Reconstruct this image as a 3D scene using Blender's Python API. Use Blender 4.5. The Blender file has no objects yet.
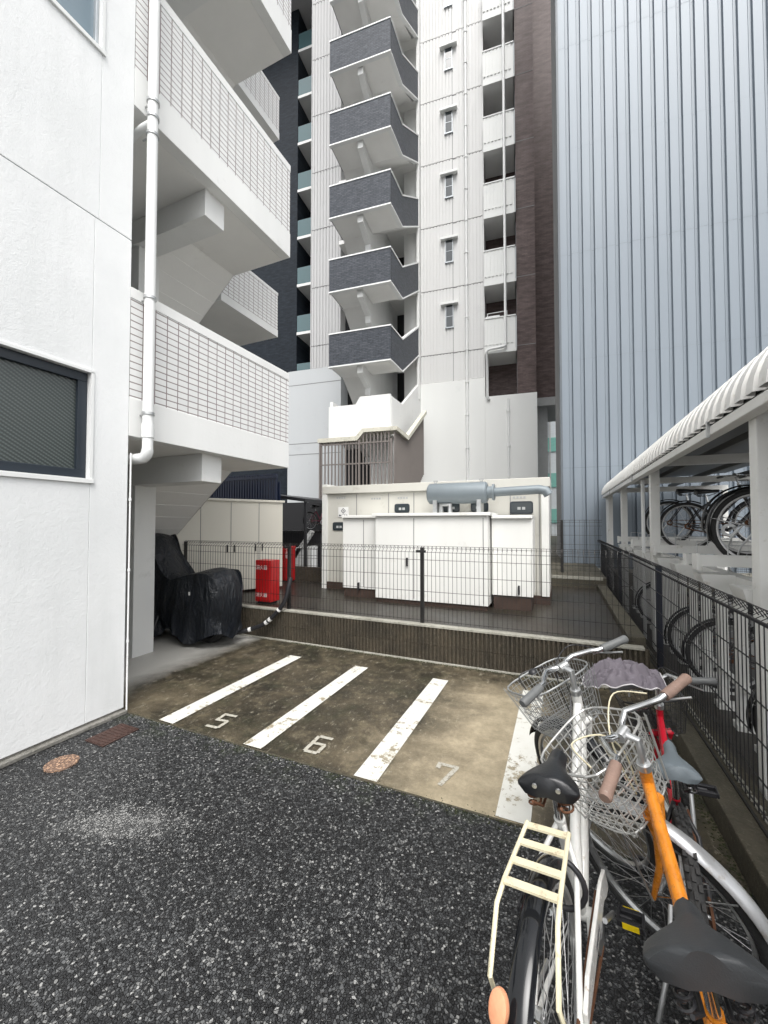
import bpy, math, random
from mathutils import Vector, Matrix
random.seed(7)
R = math.radians
PI = math.pi
sc = bpy.context.scene
COL = sc.collection

# ------------------------------------------------------------------ mesh builder
class MB:
    def __init__(s): s.v = []; s.f = []
    def add(s, vs, fs):
        n = len(s.v); s.v += [tuple(p) for p in vs]; s.f += [tuple(i + n for i in f) for f in fs]; return s
    def box(s, x0, x1, y0, y1, z0, z1):
        if x0 > x1: x0, x1 = x1, x0
        if y0 > y1: y0, y1 = y1, y0
        if z0 > z1: z0, z1 = z1, z0
        return s.add([(x0,y0,z0),(x1,y0,z0),(x1,y1,z0),(x0,y1,z0),(x0,y0,z1),(x1,y0,z1),(x1,y1,z1),(x0,y1,z1)],
                     [(0,3,2,1),(4,5,6,7),(0,1,5,4),(1,2,6,5),(2,3,7,6),(3,0,4,7)])
    def prism(s, poly, axis, a, b):
        # poly: (p,q) pairs; axis 'x': (y,z), 'y': (x,z), 'z': (x,y)
        def mk(p, t):
            return {'x': (t, p[0], p[1]), 'y': (p[0], t, p[1]), 'z': (p[0], p[1], t)}[axis]
        n = len(poly)
        return s.add([mk(p, a) for p in poly] + [mk(p, b) for p in poly],
                     [tuple(range(n))[::-1], tuple(range(n, 2*n))] + [(i, (i+1) % n, n+(i+1) % n, n+i) for i in range(n)])
    def tube(s, pts, r, n=8, closed=False, cap=True):
        pts = [Vector(p) for p in pts]; m = len(pts)
        rr = r if isinstance(r, (list, tuple)) else [r]*m
        tang = []
        for i in range(m):
            if closed: t = pts[(i+1) % m] - pts[i-1]
            elif i == 0: t = pts[1]-pts[0]
            elif i == m-1: t = pts[-1]-pts[-2]
            else: t = (pts[i+1]-pts[i]).normalized() + (pts[i]-pts[i-1]).normalized()
            if t.length < 1e-9: t = Vector((0,0,1))
            tang.append(t.normalized())
        ref = Vector((0,0,1)) if abs(tang[0].z) < .9 else Vector((1,0,0))
        u = tang[0].cross(ref).normalized(); vs = []
        for i in range(m):
            u = (u - tang[i]*u.dot(tang[i])).normalized(); w = tang[i].cross(u)
            for k in range(n):
                a = 2*PI*k/n + PI/n
                vs.append(pts[i] + u*math.cos(a)*rr[i] + w*math.sin(a)*rr[i])
        fs = []
        for i in range(m if closed else m-1):
            j = (i+1) % m
            for k in range(n): fs.append((i*n+k, i*n+(k+1) % n, j*n+(k+1) % n, j*n+k))
        if cap and not closed: fs += [tuple(range(n))[::-1], tuple(range((m-1)*n, m*n))]
        return s.add(vs, fs)
    def grid(s, P, closed_u=False, closed_v=False):
        nu, nv = len(P), len(P[0]); fs = []
        for i in range(nu if closed_u else nu-1):
            for j in range(nv if closed_v else nv-1):
                a, b = (i+1) % nu, (j+1) % nv
                fs.append((i*nv+j, a*nv+j, a*nv+b, i*nv+b))
        return s.add([p for r_ in P for p in r_], fs)
    def ring(s, c, R1, prof, n=48, a0=0, a1=2*PI):
        # prof: closed list of (dr, dy) cross-section; wheel plane = xz, axle = y
        full = abs(a1-a0-2*PI) < 1e-6; P = []
        for i in range(n if full else n+1):
            a = a0 + (a1-a0)*i/n
            P.append([(c[0]+math.cos(a)*(R1+dr), c[1]+dy, c[2]+math.sin(a)*(R1+dr)) for dr, dy in prof])
        return s.grid(P, closed_u=full, closed_v=True)
    def fn(s, f): s.v = [tuple(f(Vector(p))) for p in s.v]; return s
    def build(s, name, mat, parent=None, smooth=None, bevel=0, loc=None, kind=None):
        me = bpy.data.meshes.new(name); me.from_pydata(s.v, [], s.f); me.update()
        if mat: me.materials.append(mat)
        if smooth:
            me.shade_smooth()
            try: me.set_sharp_from_angle(angle=R(smooth))
            except Exception: pass
        o = bpy.data.objects.new(name, me); COL.objects.link(o)
        if parent: o.parent = parent
        if loc: o.location = loc
        if bevel:
            b = o.modifiers.new('bevel', 'BEVEL'); b.width = bevel; b.segments = 2; b.limit_method = 'ANGLE'; b.angle_limit = R(40)
        if kind: o['kind'] = kind
        return o

def thing(name, label, cat, loc=(0,0,0), rot=(0,0,0), group=None):
    o = bpy.data.objects.new(name, None); COL.objects.link(o); o.empty_display_size = .1
    o.location = loc; o.rotation_euler = rot; o['label'] = label; o['category'] = cat
    if group: o['group'] = group
    return o
def tag(o, label, cat, group=None):
    o['label'] = label; o['category'] = cat
    if group: o['group'] = group
    return o
def copy_tree(o, parent=None):
    c = o.copy(); COL.objects.link(c)
    if parent: c.parent = parent
    for ch in o.children: copy_tree(ch, c)
    return c
def text_mesh(s, size, depth=.001):
    cu = bpy.data.curves.new('lettering', 'FONT'); cu.body = s; cu.size = size; cu.extrude = depth; cu.align_x = 'CENTER'; cu.align_y = 'CENTER'
    o = bpy.data.objects.new('lettering', cu); COL.objects.link(o)
    dg = bpy.context.evaluated_depsgraph_get(); dg.update()
    me = bpy.data.meshes.new_from_object(o.evaluated_get(dg)); bpy.data.objects.remove(o)
    m = MB(); m.add([v.co[:] for v in me.vertices], [tuple(p.vertices) for p in me.polygons]); return m

# ------------------------------------------------------------------ materials
class NT:
    def __init__(s, name):
        s.m = bpy.data.materials.new(name); s.m.use_nodes = True; s.t = s.m.node_tree
        s.b = s.t.nodes['Principled BSDF']; s.tc = s.t.nodes.new('ShaderNodeTexCoord').outputs['Object']
    def n(s, typ, ins=None, **kw):
        nd = s.t.nodes.new(typ)
        for k, v in kw.items(): setattr(nd, k, v)
        for k, v in (ins or {}).items(): s.set(nd.inputs[k], v)
        return nd
    def set(s, inp, v):
        if isinstance(v, bpy.types.NodeSocket): s.t.links.new(v, inp)
        else: inp.default_value = v
    def noise(s, scale, detail=4, rough=.55, vec=None, out='Fac', dist=0):
        return s.n('ShaderNodeTexNoise', {'Scale': scale, 'Detail': detail, 'Roughness': rough, 'Vector': vec or s.tc, 'Distortion': dist}).outputs[out]
    def ramp(s, fac, stops):
        r = s.n('ShaderNodeValToRGB', {'Fac': fac}); e = r.color_ramp.elements
        while len(e) < len(stops): e.new(.5)
        for i, (p, c) in enumerate(stops):
            e[i].position = p; e[i].color = (c, c, c, 1) if isinstance(c, (int, float)) else (*c, 1)
        return r.outputs['Color']
    def mix(s, fac, a, b, mode='MIX'):
        nd = s.n('ShaderNodeMix', data_type='RGBA', blend_type=mode)
        for i, v in ((0, fac), (6, a), (7, b)):
            if isinstance(v, tuple) and len(v) == 3: v = (*v, 1)
            s.set(nd.inputs[i], v)
        return nd.outputs[2]
    def math(s, op, a, b=0, c=0, clamp=False):
        nd = s.n('ShaderNodeMath', operation=op); nd.use_clamp = clamp
        for i, v in enumerate((a, b, c)): s.set(nd.inputs[i], v)
        return nd.outputs[0]
    def xyz(s):
        nd = s.n('ShaderNodeSeparateXYZ', {0: s.tc}); return nd.outputs
    def vec(s, x=0, y=0, z=0):
        return s.n('ShaderNodeCombineXYZ', {0: x, 1: y, 2: z}).outputs[0]
    def mapping(s, scale=(1,1,1), rot=(0,0,0), loc=(0,0,0)):
        return s.n('ShaderNodeMapping', {'Vector': s.tc, 'Scale': scale, 'Rotation': rot, 'Location': loc}).outputs[0]
    def bump(s, h, strength=.3, dist=.01):
        s.set(s.b.inputs['Normal'], s.n('ShaderNodeBump', {'Height': h, 'Strength': strength, 'Distance': dist}).outputs[0])
    def out(s, color=None, rough=None, metal=None):
        if color is not None:
            if isinstance(color, tuple) and len(color) == 3: color = (*color, 1)
            s.set(s.b.inputs['Base Color'], color)
        if rough is not None: s.set(s.b.inputs['Roughness'], rough)
        if metal is not None: s.set(s.b.inputs['Metallic'], metal)
        return s.m

def simple(name, c, rough=.5, metal=0, var=.12, scale=6, bump=0, bscale=60, dirt=None, streak=False):
    t = NT(name)
    vec = t.mapping((1, 1, .12)) if streak else None
    nz = t.noise(scale, 5, .6, vec)
    f = t.ramp(nz, [(.3, 1-var), (.7, 1.0)])
    col = t.mix(1.0, (*c, 1), f, 'MULTIPLY')
    if dirt:
        d = t.ramp(t.noise(scale*2.3, 8, .7), [(dirt[1], 0.0), (min(1, dirt[1]+.12), 1.0)])
        col = t.mix(t.math('MULTIPLY', d, dirt[2] if len(dirt) > 2 else .7), col, (*dirt[0], 1))
    if bump: t.bump(t.noise(bscale, 4, .6), bump, .01)
    rr = t.math('MULTIPLY_ADD', nz, .2, rough-.1)
    return t.out(col, rr, metal)

M = {}
# rough white sprayed plaster
def plaster():
    t = NT('white_plaster')
    big = t.noise(.9, 5, .6); streak = t.noise(2.2, 6, .65, t.mapping((1.5, 1.5, .16)))
    c = t.mix(t.ramp(big, [(.35, 0.0), (.7, 1.0)]), (.74, .755, .755), (.84, .85, .85))
    c = t.mix(t.math('MULTIPLY', t.ramp(streak, [(.52, 0.0), (.74, 1.0)]), .35), c, (.60, .62, .61))
    fine = t.noise(26, 6, .7, dist=.6); fine2 = t.noise(120, 3, .6)
    c = t.mix(t.math('MULTIPLY', t.ramp(fine, [(.58, 0.0), (.8, 1.0)]), .22), c, (.62, .63, .63))
    t.bump(t.math('ADD', fine, t.math('MULTIPLY', fine2, .35)), .32, .010)
    return t.out(c, .75)
M['plaster'] = plaster()
M['white'] = simple('white_paint', (.80, .81, .80), .5, var=.07, scale=1.5, bump=.05, dirt=((.55, .56, .53), .62, .5), streak=True)
M['white_conc'] = simple('painted_concrete', (.80, .805, .79), .7, var=.1, scale=1.2, bump=.12, bscale=30, dirt=((.5, .51, .48), .60, .45), streak=True)
M['soffit'] = simple('soffit_paint', (.86, .855, .83), .7, var=.09, scale=1.0, bump=.1, bscale=30, dirt=((.5, .49, .45), .63, .35))
M['base_white'] = simple('tower_base_white', (.81, .82, .80), .55, var=.05, scale=.5, dirt=((.66, .68, .67), .62, .5), streak=True)
M['base_grey'] = simple('tower_base_grey', (.52, .54, .55), .6, var=.06, scale=.6, dirt=((.40, .42, .43), .6, .45), streak=True)
M['pvc'] = simple('white_pipe', (.82, .83, .82), .35, var=.06, scale=3, dirt=((.6, .6, .57), .64, .4))
M['panel'] = simple('light_panel', (.70, .70, .69), .6, var=.06, scale=.5, dirt=((.56, .56, .56), .6, .4), streak=True)
M['panel_grey'] = simple('grey_panel', (.50, .50, .50), .6, var=.06, scale=.5, dirt=((.40, .40, .40), .6, .4), streak=True)
M['joint'] = simple('dark_joint', (.22, .22, .22), .8)
M['groove'] = simple('grey_groove', (.42, .43, .43), .8)
M['black'] = simple('black_metal', (.022, .022, .025), .42, var=.25, scale=12, bump=.04)
M['fence_black'] = simple('fence_black_brown', (.018, .017, .017), .45, var=.3, scale=8)
M['fence_grey'] = simple('fence_grey_brown', (.018, .016, .014), .5, var=.35, scale=5)
M['navy_metal'] = simple('navy_metal', (.012, .02, .05), .4, var=.2)
M['dark_void'] = simple('interior_shade', (.03, .03, .032), .9)  # near black colour standing in for the shade of unlit interiors
M['glass_teal'] = None
M['galv'] = simple('galvanised_steel', (.55, .56, .56), .35, .7, var=.2, scale=15)
M['chrome'] = simple('chrome', (.72, .73, .73), .16, 1.0, var=.25, scale=20, dirt=((.30, .22, .15), .68, .5))
M['alloy'] = simple('alloy', (.62, .63, .63), .32, .85, var=.2, scale=18, dirt=((.35, .3, .25), .66, .5))
M['spoke'] = simple('spoke_steel', (.6, .6, .6), .3, .8, var=.2, scale=20)
M['rubber'] = simple('tyre_rubber', (.03, .03, .03), .75, var=.3, scale=20, bump=.3, bscale=90)
M['rubber_brown'] = simple('brown_grip', (.25, .165, .13), .65, var=.2, scale=25, bump=.2, bscale=120, dirt=((.42, .36, .32), .6, .5))
M['rubber_grey'] = simple('grey_grip', (.13, .135, .135), .5, var=.2, scale=25, bump=.15, bscale=120)
M['bike_white'] = simple('bike_white_paint', (.76, .76, .73), .25, var=.14, scale=22, dirt=((.34, .23, .14), .60, .75))
M['cream'] = simple('cream_enamel', (.72, .66, .47), .4, var=.15, scale=14, dirt=((.32, .22, .12), .57, .8))
M['orange'] = simple('orange_paint', (.74, .25, .02), .28, var=.3, scale=26, dirt=((.30, .13, .05), .57, .8), bump=.06)
M['red_paint'] = simple('red_paint', (.55, .012, .03), .25, var=.15, scale=10)
M['pink_paint'] = simple('pink_paint', (.45, .10, .16), .3)
M['dark_paint'] = simple('dark_bike_paint', (.03, .03, .035), .35, var=.3)
M['rust'] = simple('rusty_steel', (.16, .07, .035), .8, .2, var=.4, scale=30, bump=.3)
M['leather'] = simple('black_vinyl', (.013, .014, .016), .34, var=.2, scale=10, bump=.1, bscale=200)
M['vinyl_grey'] = simple('dark_grey_vinyl', (.034, .037, .040), .5, var=.15, scale=10, bump=.12, bscale=260)
M['vinyl_blue'] = simple('blue_grey_vinyl', (.16, .19, .21), .5, var=.1, scale=10, bump=.1, bscale=200)
M['fender_silver'] = simple('silver_fender', (.55, .56, .57), .3, .6, var=.15, scale=8, dirt=((.30, .26, .21), .54, .7))
M['fender_black'] = simple('black_fender', (.010, .011, .013), .12, var=.2, scale=8)
M['reflector'] = simple('faded_orange_reflector', (.80, .36, .20), .35, var=.15, scale=60)
M['yellow'] = simple('yellow_reflector', (.85, .62, .01), .3, var=.2, scale=60)
M['red_box'] = simple('red_box', (.50, .012, .014), .35, var=.12, scale=5)
M['locker'] = simple('cream_locker', (.74, .71, .62), .5, var=.05, scale=1.2, dirt=((.5, .47, .38), .66, .4), streak=True)
M['cab_white'] = simple('switchgear_white', (.76, .76, .73), .45, var=.07, scale=1.8, dirt=((.50, .48, .42), .59, .5), streak=True)
M['cab_beige'] = simple('switchgear_beige', (.56, .55, .50), .5, var=.08, scale=1.6, dirt=((.38, .36, .30), .57, .55), streak=True)
M['curb_brown'] = simple('brown_plinth', (.055, .032, .023), .7, var=.4, scale=5, bump=.2)
M['muffler'] = simple('blue_grey_steel', (.175, .205, .222), .45, .1, var=.08, scale=3, dirt=((.25, .26, .25), .62, .4))
M['screen'] = simple('taupe_louvre', (.21, .185, .17), .55, var=.1, scale=3)
M['coping'] = simple('stained_cream_coping', (.66, .64, .54), .7, var=.15, scale=4, dirt=((.22, .21, .15), .55, .8))
M['text_white'] = simple('white_lettering', (.8, .8, .78), .5)
M['text_dark'] = simple('dark_lettering', (.05, .05, .06), .5)
M['rack_white'] = simple('rack_white', (.82, .82, .79), .45, var=.1, scale=4, dirt=((.42, .38, .30), .60, .6))
M['roof_white'] = simple('canopy_white', (.80, .79, .76), .45, var=.1, scale=3, dirt=((.5, .46, .38), .58, .6))
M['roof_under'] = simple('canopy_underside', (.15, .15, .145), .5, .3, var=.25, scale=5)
M['frame_dark'] = simple('dark_window_frame', (.018, .026, .036), .35, var=.15)
M['frame_alu'] = simple('aluminium_frame', (.42, .45, .47), .35, .5)
M['light_glass'] = simple('light_panel_glass', (.62, .66, .68), .15)
M['mint'] = simple('mint_glass', (.22, .48, .42), .2)
M['cloth'] = simple('grey_mauve_cloth', (.15, .132, .155), .7, var=.25, scale=14, bump=.25, bscale=300)
M['cloth_rim'] = simple('pale_piping', (.55, .53, .54), .6)
M['manhole'] = None

def tile(name, a, b, w, h, mortar, msize, tcol, tcol2, rough=.4, offset=0.0, bstr=.3, nz=0):
    # a, b: the two object axes (0,1,2) the tiling runs along
    t = NT(name); o = t.xyz()
    br = t.n('ShaderNodeTexBrick', {'Vector': t.vec(o[a], o[b], 0), 'Color1': (*tcol, 1), 'Color2': (*tcol2, 1), 'Mortar': (*mortar, 1), 'Scale': 1.0,
             'Mortar Size': msize, 'Mortar Smooth': .1, 'Bias': 0.0, 'Brick Width': w, 'Row Height': h}, offset=offset, squash=1.0)
    c = br.outputs['Color']
    if nz:
        v = t.vec(t.math('MULTIPLY', o[a], 1.0), t.math('MULTIPLY', o[b], 3.0), 0)
        c = t.mix(1.0, c, t.ramp(t.noise(nz, 3, .6, v), [(.35, .72), (.65, 1.18)]), 'MULTIPLY')
    c = t.mix(1.0, c, t.ramp(t.noise(.8, 5, .6), [(.3, .92), (.7, 1.0)]), 'MULTIPLY')
    t.bump(t.math('SUBTRACT', 1.0, br.outputs['Fac']), bstr, .004)
    t.b.inputs['Specular IOR Level'].default_value = .2
    return t.out(c, rough)
M['tile_white_x'] = tile('white_tile_grid', 1, 2, .12, .06, (.27, .23, .225), .0052, (.80, .80, .79), (.76, .765, .76), .35)
M['tile_dark'] = tile('charcoal_tile', 0, 2, .22, .065, (.04, .045, .05), .006, (.062, .069, .083), (.092, .10, .116), .5, .5, nz=7)
M['tile_dark_side'] = tile('charcoal_tile_side', 1, 2, .22, .065, (.04, .045, .05), .006, (.062, .069, .083), (.086, .094, .11), .5, .5, nz=7)
M['tile_navy'] = tile('navy_tile', 0, 2, .3, .1, (.010, .013, .018), .008, (.011, .016, .023), (.018, .025, .034), .55, .5, nz=3)
M['tile_brown'] = tile('brown_tile', 0, 2, .24, .07, (.10, .076, .072), .006, (.115, .084, .080), (.145, .108, .102), .5, .5, nz=2)

def cladding():
    t = NT('blue_grey_cladding')
    n1 = t.noise(.35, 4, .5); n2 = t.noise(3, 5, .6, t.mapping((1, 1, .08)))
    c = t.mix(n1, (.172, .203, .235), (.212, .247, .283))
    c = t.mix(t.math('MULTIPLY', t.ramp(n2, [(.45, 0.0), (.75, 1.0)]), .3), c, (.17, .203, .235))
    return t.out(c, .42, .05)
M['cladding'] = cladding()
M['cladding_seam'] = simple('cladding_seam', (.10, .118, .135), .5)

def asphalt():
    t = NT('coarse_asphalt'); o = t.xyz()
    v1 = t.n('ShaderNodeTexVoronoi', {'Vector': t.tc, 'Scale': 92.0, 'Randomness': 1.0}, feature='F1')
    v2 = t.n('ShaderNodeTexVoronoi', {'Vector': t.tc, 'Scale': 190.0}, feature='F1')
    rnd = t.n('ShaderNodeSeparateColor', {0: v1.outputs['Color']}).outputs
    rnd2 = t.n('ShaderNodeSeparateColor', {0: v2.outputs['Color']}).outputs
    # pale worn patch of loose chippings
    dx = t.math('ADD', o[0], 2.15); dy = t.math('SUBTRACT', o[1], 1.43)
    ca, sa = math.cos(R(25)), math.sin(R(25))
    px = t.math('ADD', t.math('MULTIPLY', dx, ca), t.math('MULTIPLY', dy, sa)); py = t.math('SUBTRACT', t.math('MULTIPLY', dy, ca), t.math('MULTIPLY', dx, sa))
    d = t.math('SQRT', t.math('ADD', t.math('POWER', t.math('DIVIDE', px, .42), 2), t.math('POWER', t.math('DIVIDE', py, .15), 2)))
    d = t.math('ADD', d, t.math('MULTIPLY', t.math('SUBTRACT', t.noise(9, 4, .7), .5), 1.6))
    patch = t.ramp(d, [(.35, 1.0), (1.0, 0.0)])
    wear = t.ramp(t.noise(1.1, 4, .6), [(.45, 0.0), (.75, .35)])
    stone = t.ramp(rnd[0], [(0.0, (.007, .007, .008)), (.35, (.020, .0205, .022)), (.62, (.048, .050, .052)), (.88, (.105, .108, .11)), (1.0, (.21, .21, .205))])
    de = t.n('ShaderNodeTexVoronoi', {'Vector': t.tc, 'Scale': 92.0, 'Randomness': 1.0}, feature='DISTANCE_TO_EDGE').outputs['Distance']
    white = t.ramp(t.math('ADD', rnd[1], t.math('MULTIPLY_ADD', patch, .40, t.math('MULTIPLY', wear, .10))), [(.955, 0.0), (.975, 1.0)])
    c = t.mix(white, stone, (.33, .33, .32))
    c = t.mix(t.math('MULTIPLY', patch, .30), c, (.26, .26, .255))
    c = t.mix(.12, c, rnd2[2], 'OVERLAY')
    edge = t.ramp(de, [(.0, .22), (.09, 1.0)])
    c = t.mix(1.0, c, edge, 'MULTIPLY')
    # moss along the seam with the concrete
    seam = t.ramp(t.math('ABSOLUTE', t.math('SUBTRACT', o[1], 2.2)), [(.0, 1.0), (.16, 0.0)])
    moss = t.math('MULTIPLY', seam, t.ramp(t.noise(5, 5, .7), [(.5, 0.0), (.65, .7)]))
    c = t.mix(moss, c, (.035, .05, .016))
    c = t.mix(.10, c, (.07, .072, .074)); c = t.mix(1.0, c, t.ramp(t.noise(.8, 5, .65), [(.3, .72), (.7, 1.18)]), 'MULTIPLY')
    h = t.math('ADD', t.math('MULTIPLY', rnd[2], .9), t.ramp(de, [(0.0, 0.0), (.12, 1.0)]))
    t.bump(t.math('ADD', h, t.math('MULTIPLY', rnd2[0], .25)), 1.0, .008)
    return t.out(c, t.ramp(rnd[1], [(0.0, .28), (1.0, .6)]))
M['asphalt'] = asphalt()

def wet_concrete():
    t = NT('mossy_wet_concrete'); o = t.xyz()
    n1 = t.noise(1.3, 6, .65, dist=.4); n2 = t.noise(6, 12, .82); n3 = t.noise(60, 6, .85); n5 = t.noise(14, 10, .85, t.mapping((1.6, .7, 1))); n4 = t.noise(2.6, 7, .7, t.mapping((1, 1, 1), (0, 0, 0), (3, 5, 0)))
    c = t.ramp(n1, [(.36, (.014, .0125, .007)), (.5, (.042, .034, .021)), (.66, (.105, .085, .054))])
    c = t.mix(t.math('MULTIPLY', t.ramp(n2, [(.5, 0.0), (.62, 1.0)]), .5), c, (.19, .16, .10))
    c = t.mix(t.math('MULTIPLY', t.ramp(n5, [(.56, 0.0), (.62, 1.0)]), .55), c, (.40, .37, .29))
    c = t.mix(t.math('MULTIPLY', t.ramp(n5, [(.38, 1.0), (.44, 0.0)]), .6), c, (.022, .019, .011))
    c = t.mix(t.math('MULTIPLY', t.ramp(n4, [(.52, 0.0), (.68, 1.0)]), .7), c, (.024, .026, .011))
    # the last bay is lighter in tone
    m = t.math('ADD', t.math('MULTIPLY', t.math('SUBTRACT', n1, .5), 1.2), o[0])
    m = t.ramp(t.math('ADD', m, 1.35), [(.1, 0.0), (.75, 1.0)])
    ends = t.ramp(t.math('ADD', t.math('SUBTRACT', 4.35, o[1]), t.math('MULTIPLY', t.math('SUBTRACT', n4, .5), 1.0)), [(.1, 0.0), (.55, 1.0)])
    m = t.math('MULTIPLY', m, ends)
    m = t.math('MULTIPLY', m, t.ramp(t.math('SUBTRACT', t.math('MULTIPLY_ADD', t.math('SUBTRACT', n4, .5), .3, .55), t.math('ADD', o[0], .5)), [(.1, 0.0), (.35, 1.0)]))
    light = t.mix(t.ramp(n2, [(.35, 0.0), (.65, 1.0)]), (.24, .20, .13), (.46, .39, .27))
    c = t.mix(t.math('MULTIPLY', m, .85), c, light)
    # dry sheltered concrete under the landing
    dd = t.math('ADD', t.math('SUBTRACT', -3.72, o[0]), t.math('MULTIPLY', t.math('SUBTRACT', n1, .5), .7))
    dry = t.math('MULTIPLY', t.ramp(dd, [(.0, 0.0), (.4, 1.0)]), t.ramp(o[1], [(.24, 0.0), (.3, 1.0)]))
    dry = t.ramp(dd, [(.0, 0.0), (.38, 1.0)])
    c = t.mix(dry, c, t.mix(n2, (.40, .39, .36), (.52, .51, .48)))
    c = t.mix(t.math('MULTIPLY', t.ramp(n3, [(.55, 0.0), (.75, 1.0)]), .5), c, t.mix(.5, c, (.40, .37, .30)))
    t.bump(t.math('ADD', n3, t.math('MULTIPLY', n2, .6)), .45, .006)
    return t.out(c, t.math('MULTIPLY_ADD', n2, .5, .28))
M['park'] = wet_concrete()
def terr():
    t = NT('dark_wet_terrace'); n1 = t.noise(1.0, 6, .65); n2 = t.noise(9, 7, .75)
    c = t.ramp(n1, [(.35, (.009, .007, .005)), (.65, (.038, .030, .023))])
    c = t.mix(t.math('MULTIPLY', t.ramp(n2, [(.5, 0.0), (.75, 1.0)]), .5), c, (.035, .045, .016))
    t.bump(n2, .4, .008)
    return t.out(c, t.math('MULTIPLY_ADD', n1, .5, .15))
M['terrace'] = terr()
def mossy(name, a, b, g):
    t = NT(name); n1 = t.noise(2.2, 6, .7); n2 = t.noise(24, 6, .75)
    c = t.mix(t.ramp(n1, [(.35, 0.0), (.65, 1.0)]), a, b)
    c = t.mix(t.math('MULTIPLY', t.ramp(n2, [(.5, 0.0), (.68, 1.0)]), .6), c, g)
    c = t.mix(t.math('MULTIPLY', t.ramp(t.noise(55, 6, .85), [(.55, 0.0), (.66, 1.0)]), .55), c, (.24, .225, .17))
    t.bump(t.math('ADD', n2, t.noise(80, 4, .7)), .7, .01)
    return t.out(c, .65)
M['ribwall'] = mossy('mossy_split_block', (.032, .026, .018), (.075, .06, .04), (.015, .015, .008))
M['kerb'] = mossy('mossy_kerb', (.035, .031, .021), (.085, .074, .05), (.020, .025, .009))
M['coping_pale'] = mossy('pale_concrete_edge', (.28, .27, .23), (.42, .41, .36), (.10, .10, .06))
M['plinth'] = mossy('grey_plinth', (.16, .155, .14), (.25, .24, .22), (.07, .07, .05))
def worn_line():
    t = NT('worn_white_line'); n2 = t.noise(16, 8, .8); n1 = t.noise(2.5, 6, .7)
    k = t.math('ADD', t.math('MULTIPLY', n2, .55), t.math('MULTIPLY', n1, .45))
    c = t.mix(t.ramp(k, [(.535, 0.0), (.57, 1.0)]), (.62, .62, .58), (.22, .18, .11))
    c = t.mix(t.math('MULTIPLY', t.ramp(t.noise(5, 6, .7), [(.4, 0.0), (.7, 1.0)]), .3), c, (.48, .46, .38))
    t.bump(n2, .3, .004)
    return t.out(c, .6)
M['line'] = worn_line()
def worn_number():
    t = NT('worn_numeral_paint'); o = t.xyz(); k = t.noise(38, 8, .8)
    c = t.mix(t.ramp(k, [(.52, 0.0), (.62, 1.0)]), (.40, .385, .33), (.15, .12, .08))
    return t.out(c, .7)
M['number'] = worn_number()
def glassm(name, c, rough=.08, pattern=None):
    t = NT(name); col = c
    if pattern:
        o = t.xyz(); w = t.n('ShaderNodeTexWave', {'Vector': t.vec(t.math('MULTIPLY', o[1], .62), o[2], 0), 'Scale': 22.0, 'Distortion': 0.0}, wave_type='BANDS', bands_direction='DIAGONAL')
        w2 = t.n('ShaderNodeTexWave', {'Vector': t.vec(t.math('MULTIPLY', o[1], -1.0), o[2], 0), 'Scale': 26.0}, wave_type='BANDS', bands_direction='DIAGONAL')
        k = t.math('MULTIPLY', t.ramp(w.outputs['Fac'], [(.35, 0.0), (.7, 1.0)]), t.ramp(w2.outputs['Fac'], [(.2, .55), (.6, 1.0)]))
        col = t.mix(k, pattern[0], pattern[1]); t.bump(w.outputs['Fac'], .35, .003)
    t.b.inputs['Specular IOR Level'].default_value = .8
    return t.out(col, rough)
M['glass_wire'] = glassm('patterned_wire_glass', None, .22, ((.035, .045, .043), (.085, .10, .095)))
M['glass_sky'] = glassm('window_glass', (.18, .24, .28), .06)
M['glass_dark'] = glassm('dark_glass', (.04, .05, .055), .06)
M['glass_teal'] = glassm('teal_glass', (.07, .13, .14), .1)
def mh():
    t = NT('rusty_manhole'); v = t.n('ShaderNodeTexVoronoi', {'Vector': t.tc, 'Scale': 55.0}, feature='F1')
    c = t.mix(t.ramp(v.outputs['Distance'], [(.25, 0.0), (.45, 1.0)]), (.40, .25, .16), (.16, .10, .07))
    t.bump(t.math('SUBTRACT', 1.0, v.outputs['Distance']), .8, .01); return t.out(c, .7)
M['manhole'] = mh()
M['grate'] = simple('brown_iron_cover', (.075, .04, .032), .6, .2, var=.4, scale=30, bump=.5, bscale=80)
def cover_m():
    t = NT('black_nylon_cover'); n = t.noise(3, 5, .6)
    c = t.ramp(n, [(.3, (.003, .005, .008)), (.7, (.008, .011, .017))])
    t.bump(t.math('ADD', t.noise(7, 5, .6, t.mapping((1.6, 1.6, .5)), dist=1.2), t.math('MULTIPLY', t.noise(45, 3, .6), .1)), .9, .05)
    return t.out(c, .33)
M['cover'] = cover_m()

# ------------------------------------------------------------------ the setting
g = MB().add([(-120,-120,0),(120,-120,0),(120,160,0),(-120,160,0)], [(0,1,2,3)]).build('ground', M['asphalt'], kind='structure')
pk = MB().box(-9, .74, 2.275, 4.50, -.05, .004).build('parking_pavement', M['park'], kind='structure')
MB().box(-9, .74, 2.262, 2.275, -.05, .0035).build('ground_seam', M['kerb'], kind='structure')
tg = MB()
tg.box(-30, .72, 4.58, 8.25, -.2, .41); tg.box(-30, -1.0, 8.25, 40, -.2, .41)
tg.build('terrace_ground', M['terrace'], kind='structure')
MB().box(-1.0, .76, 8.25, 40, -.2, .60).build('upper_terrace_ground', M['kerb'], kind='structure')
MB().box(-1.0, .70, 8.245, 8.30, .56, .612).build('terrace_edge', M['coping_pale'], kind='structure')
MB().box(.985, 12, -6, 11, -.05, .006).build('rack_pavement', M['terrace'], kind='structure')

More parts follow.
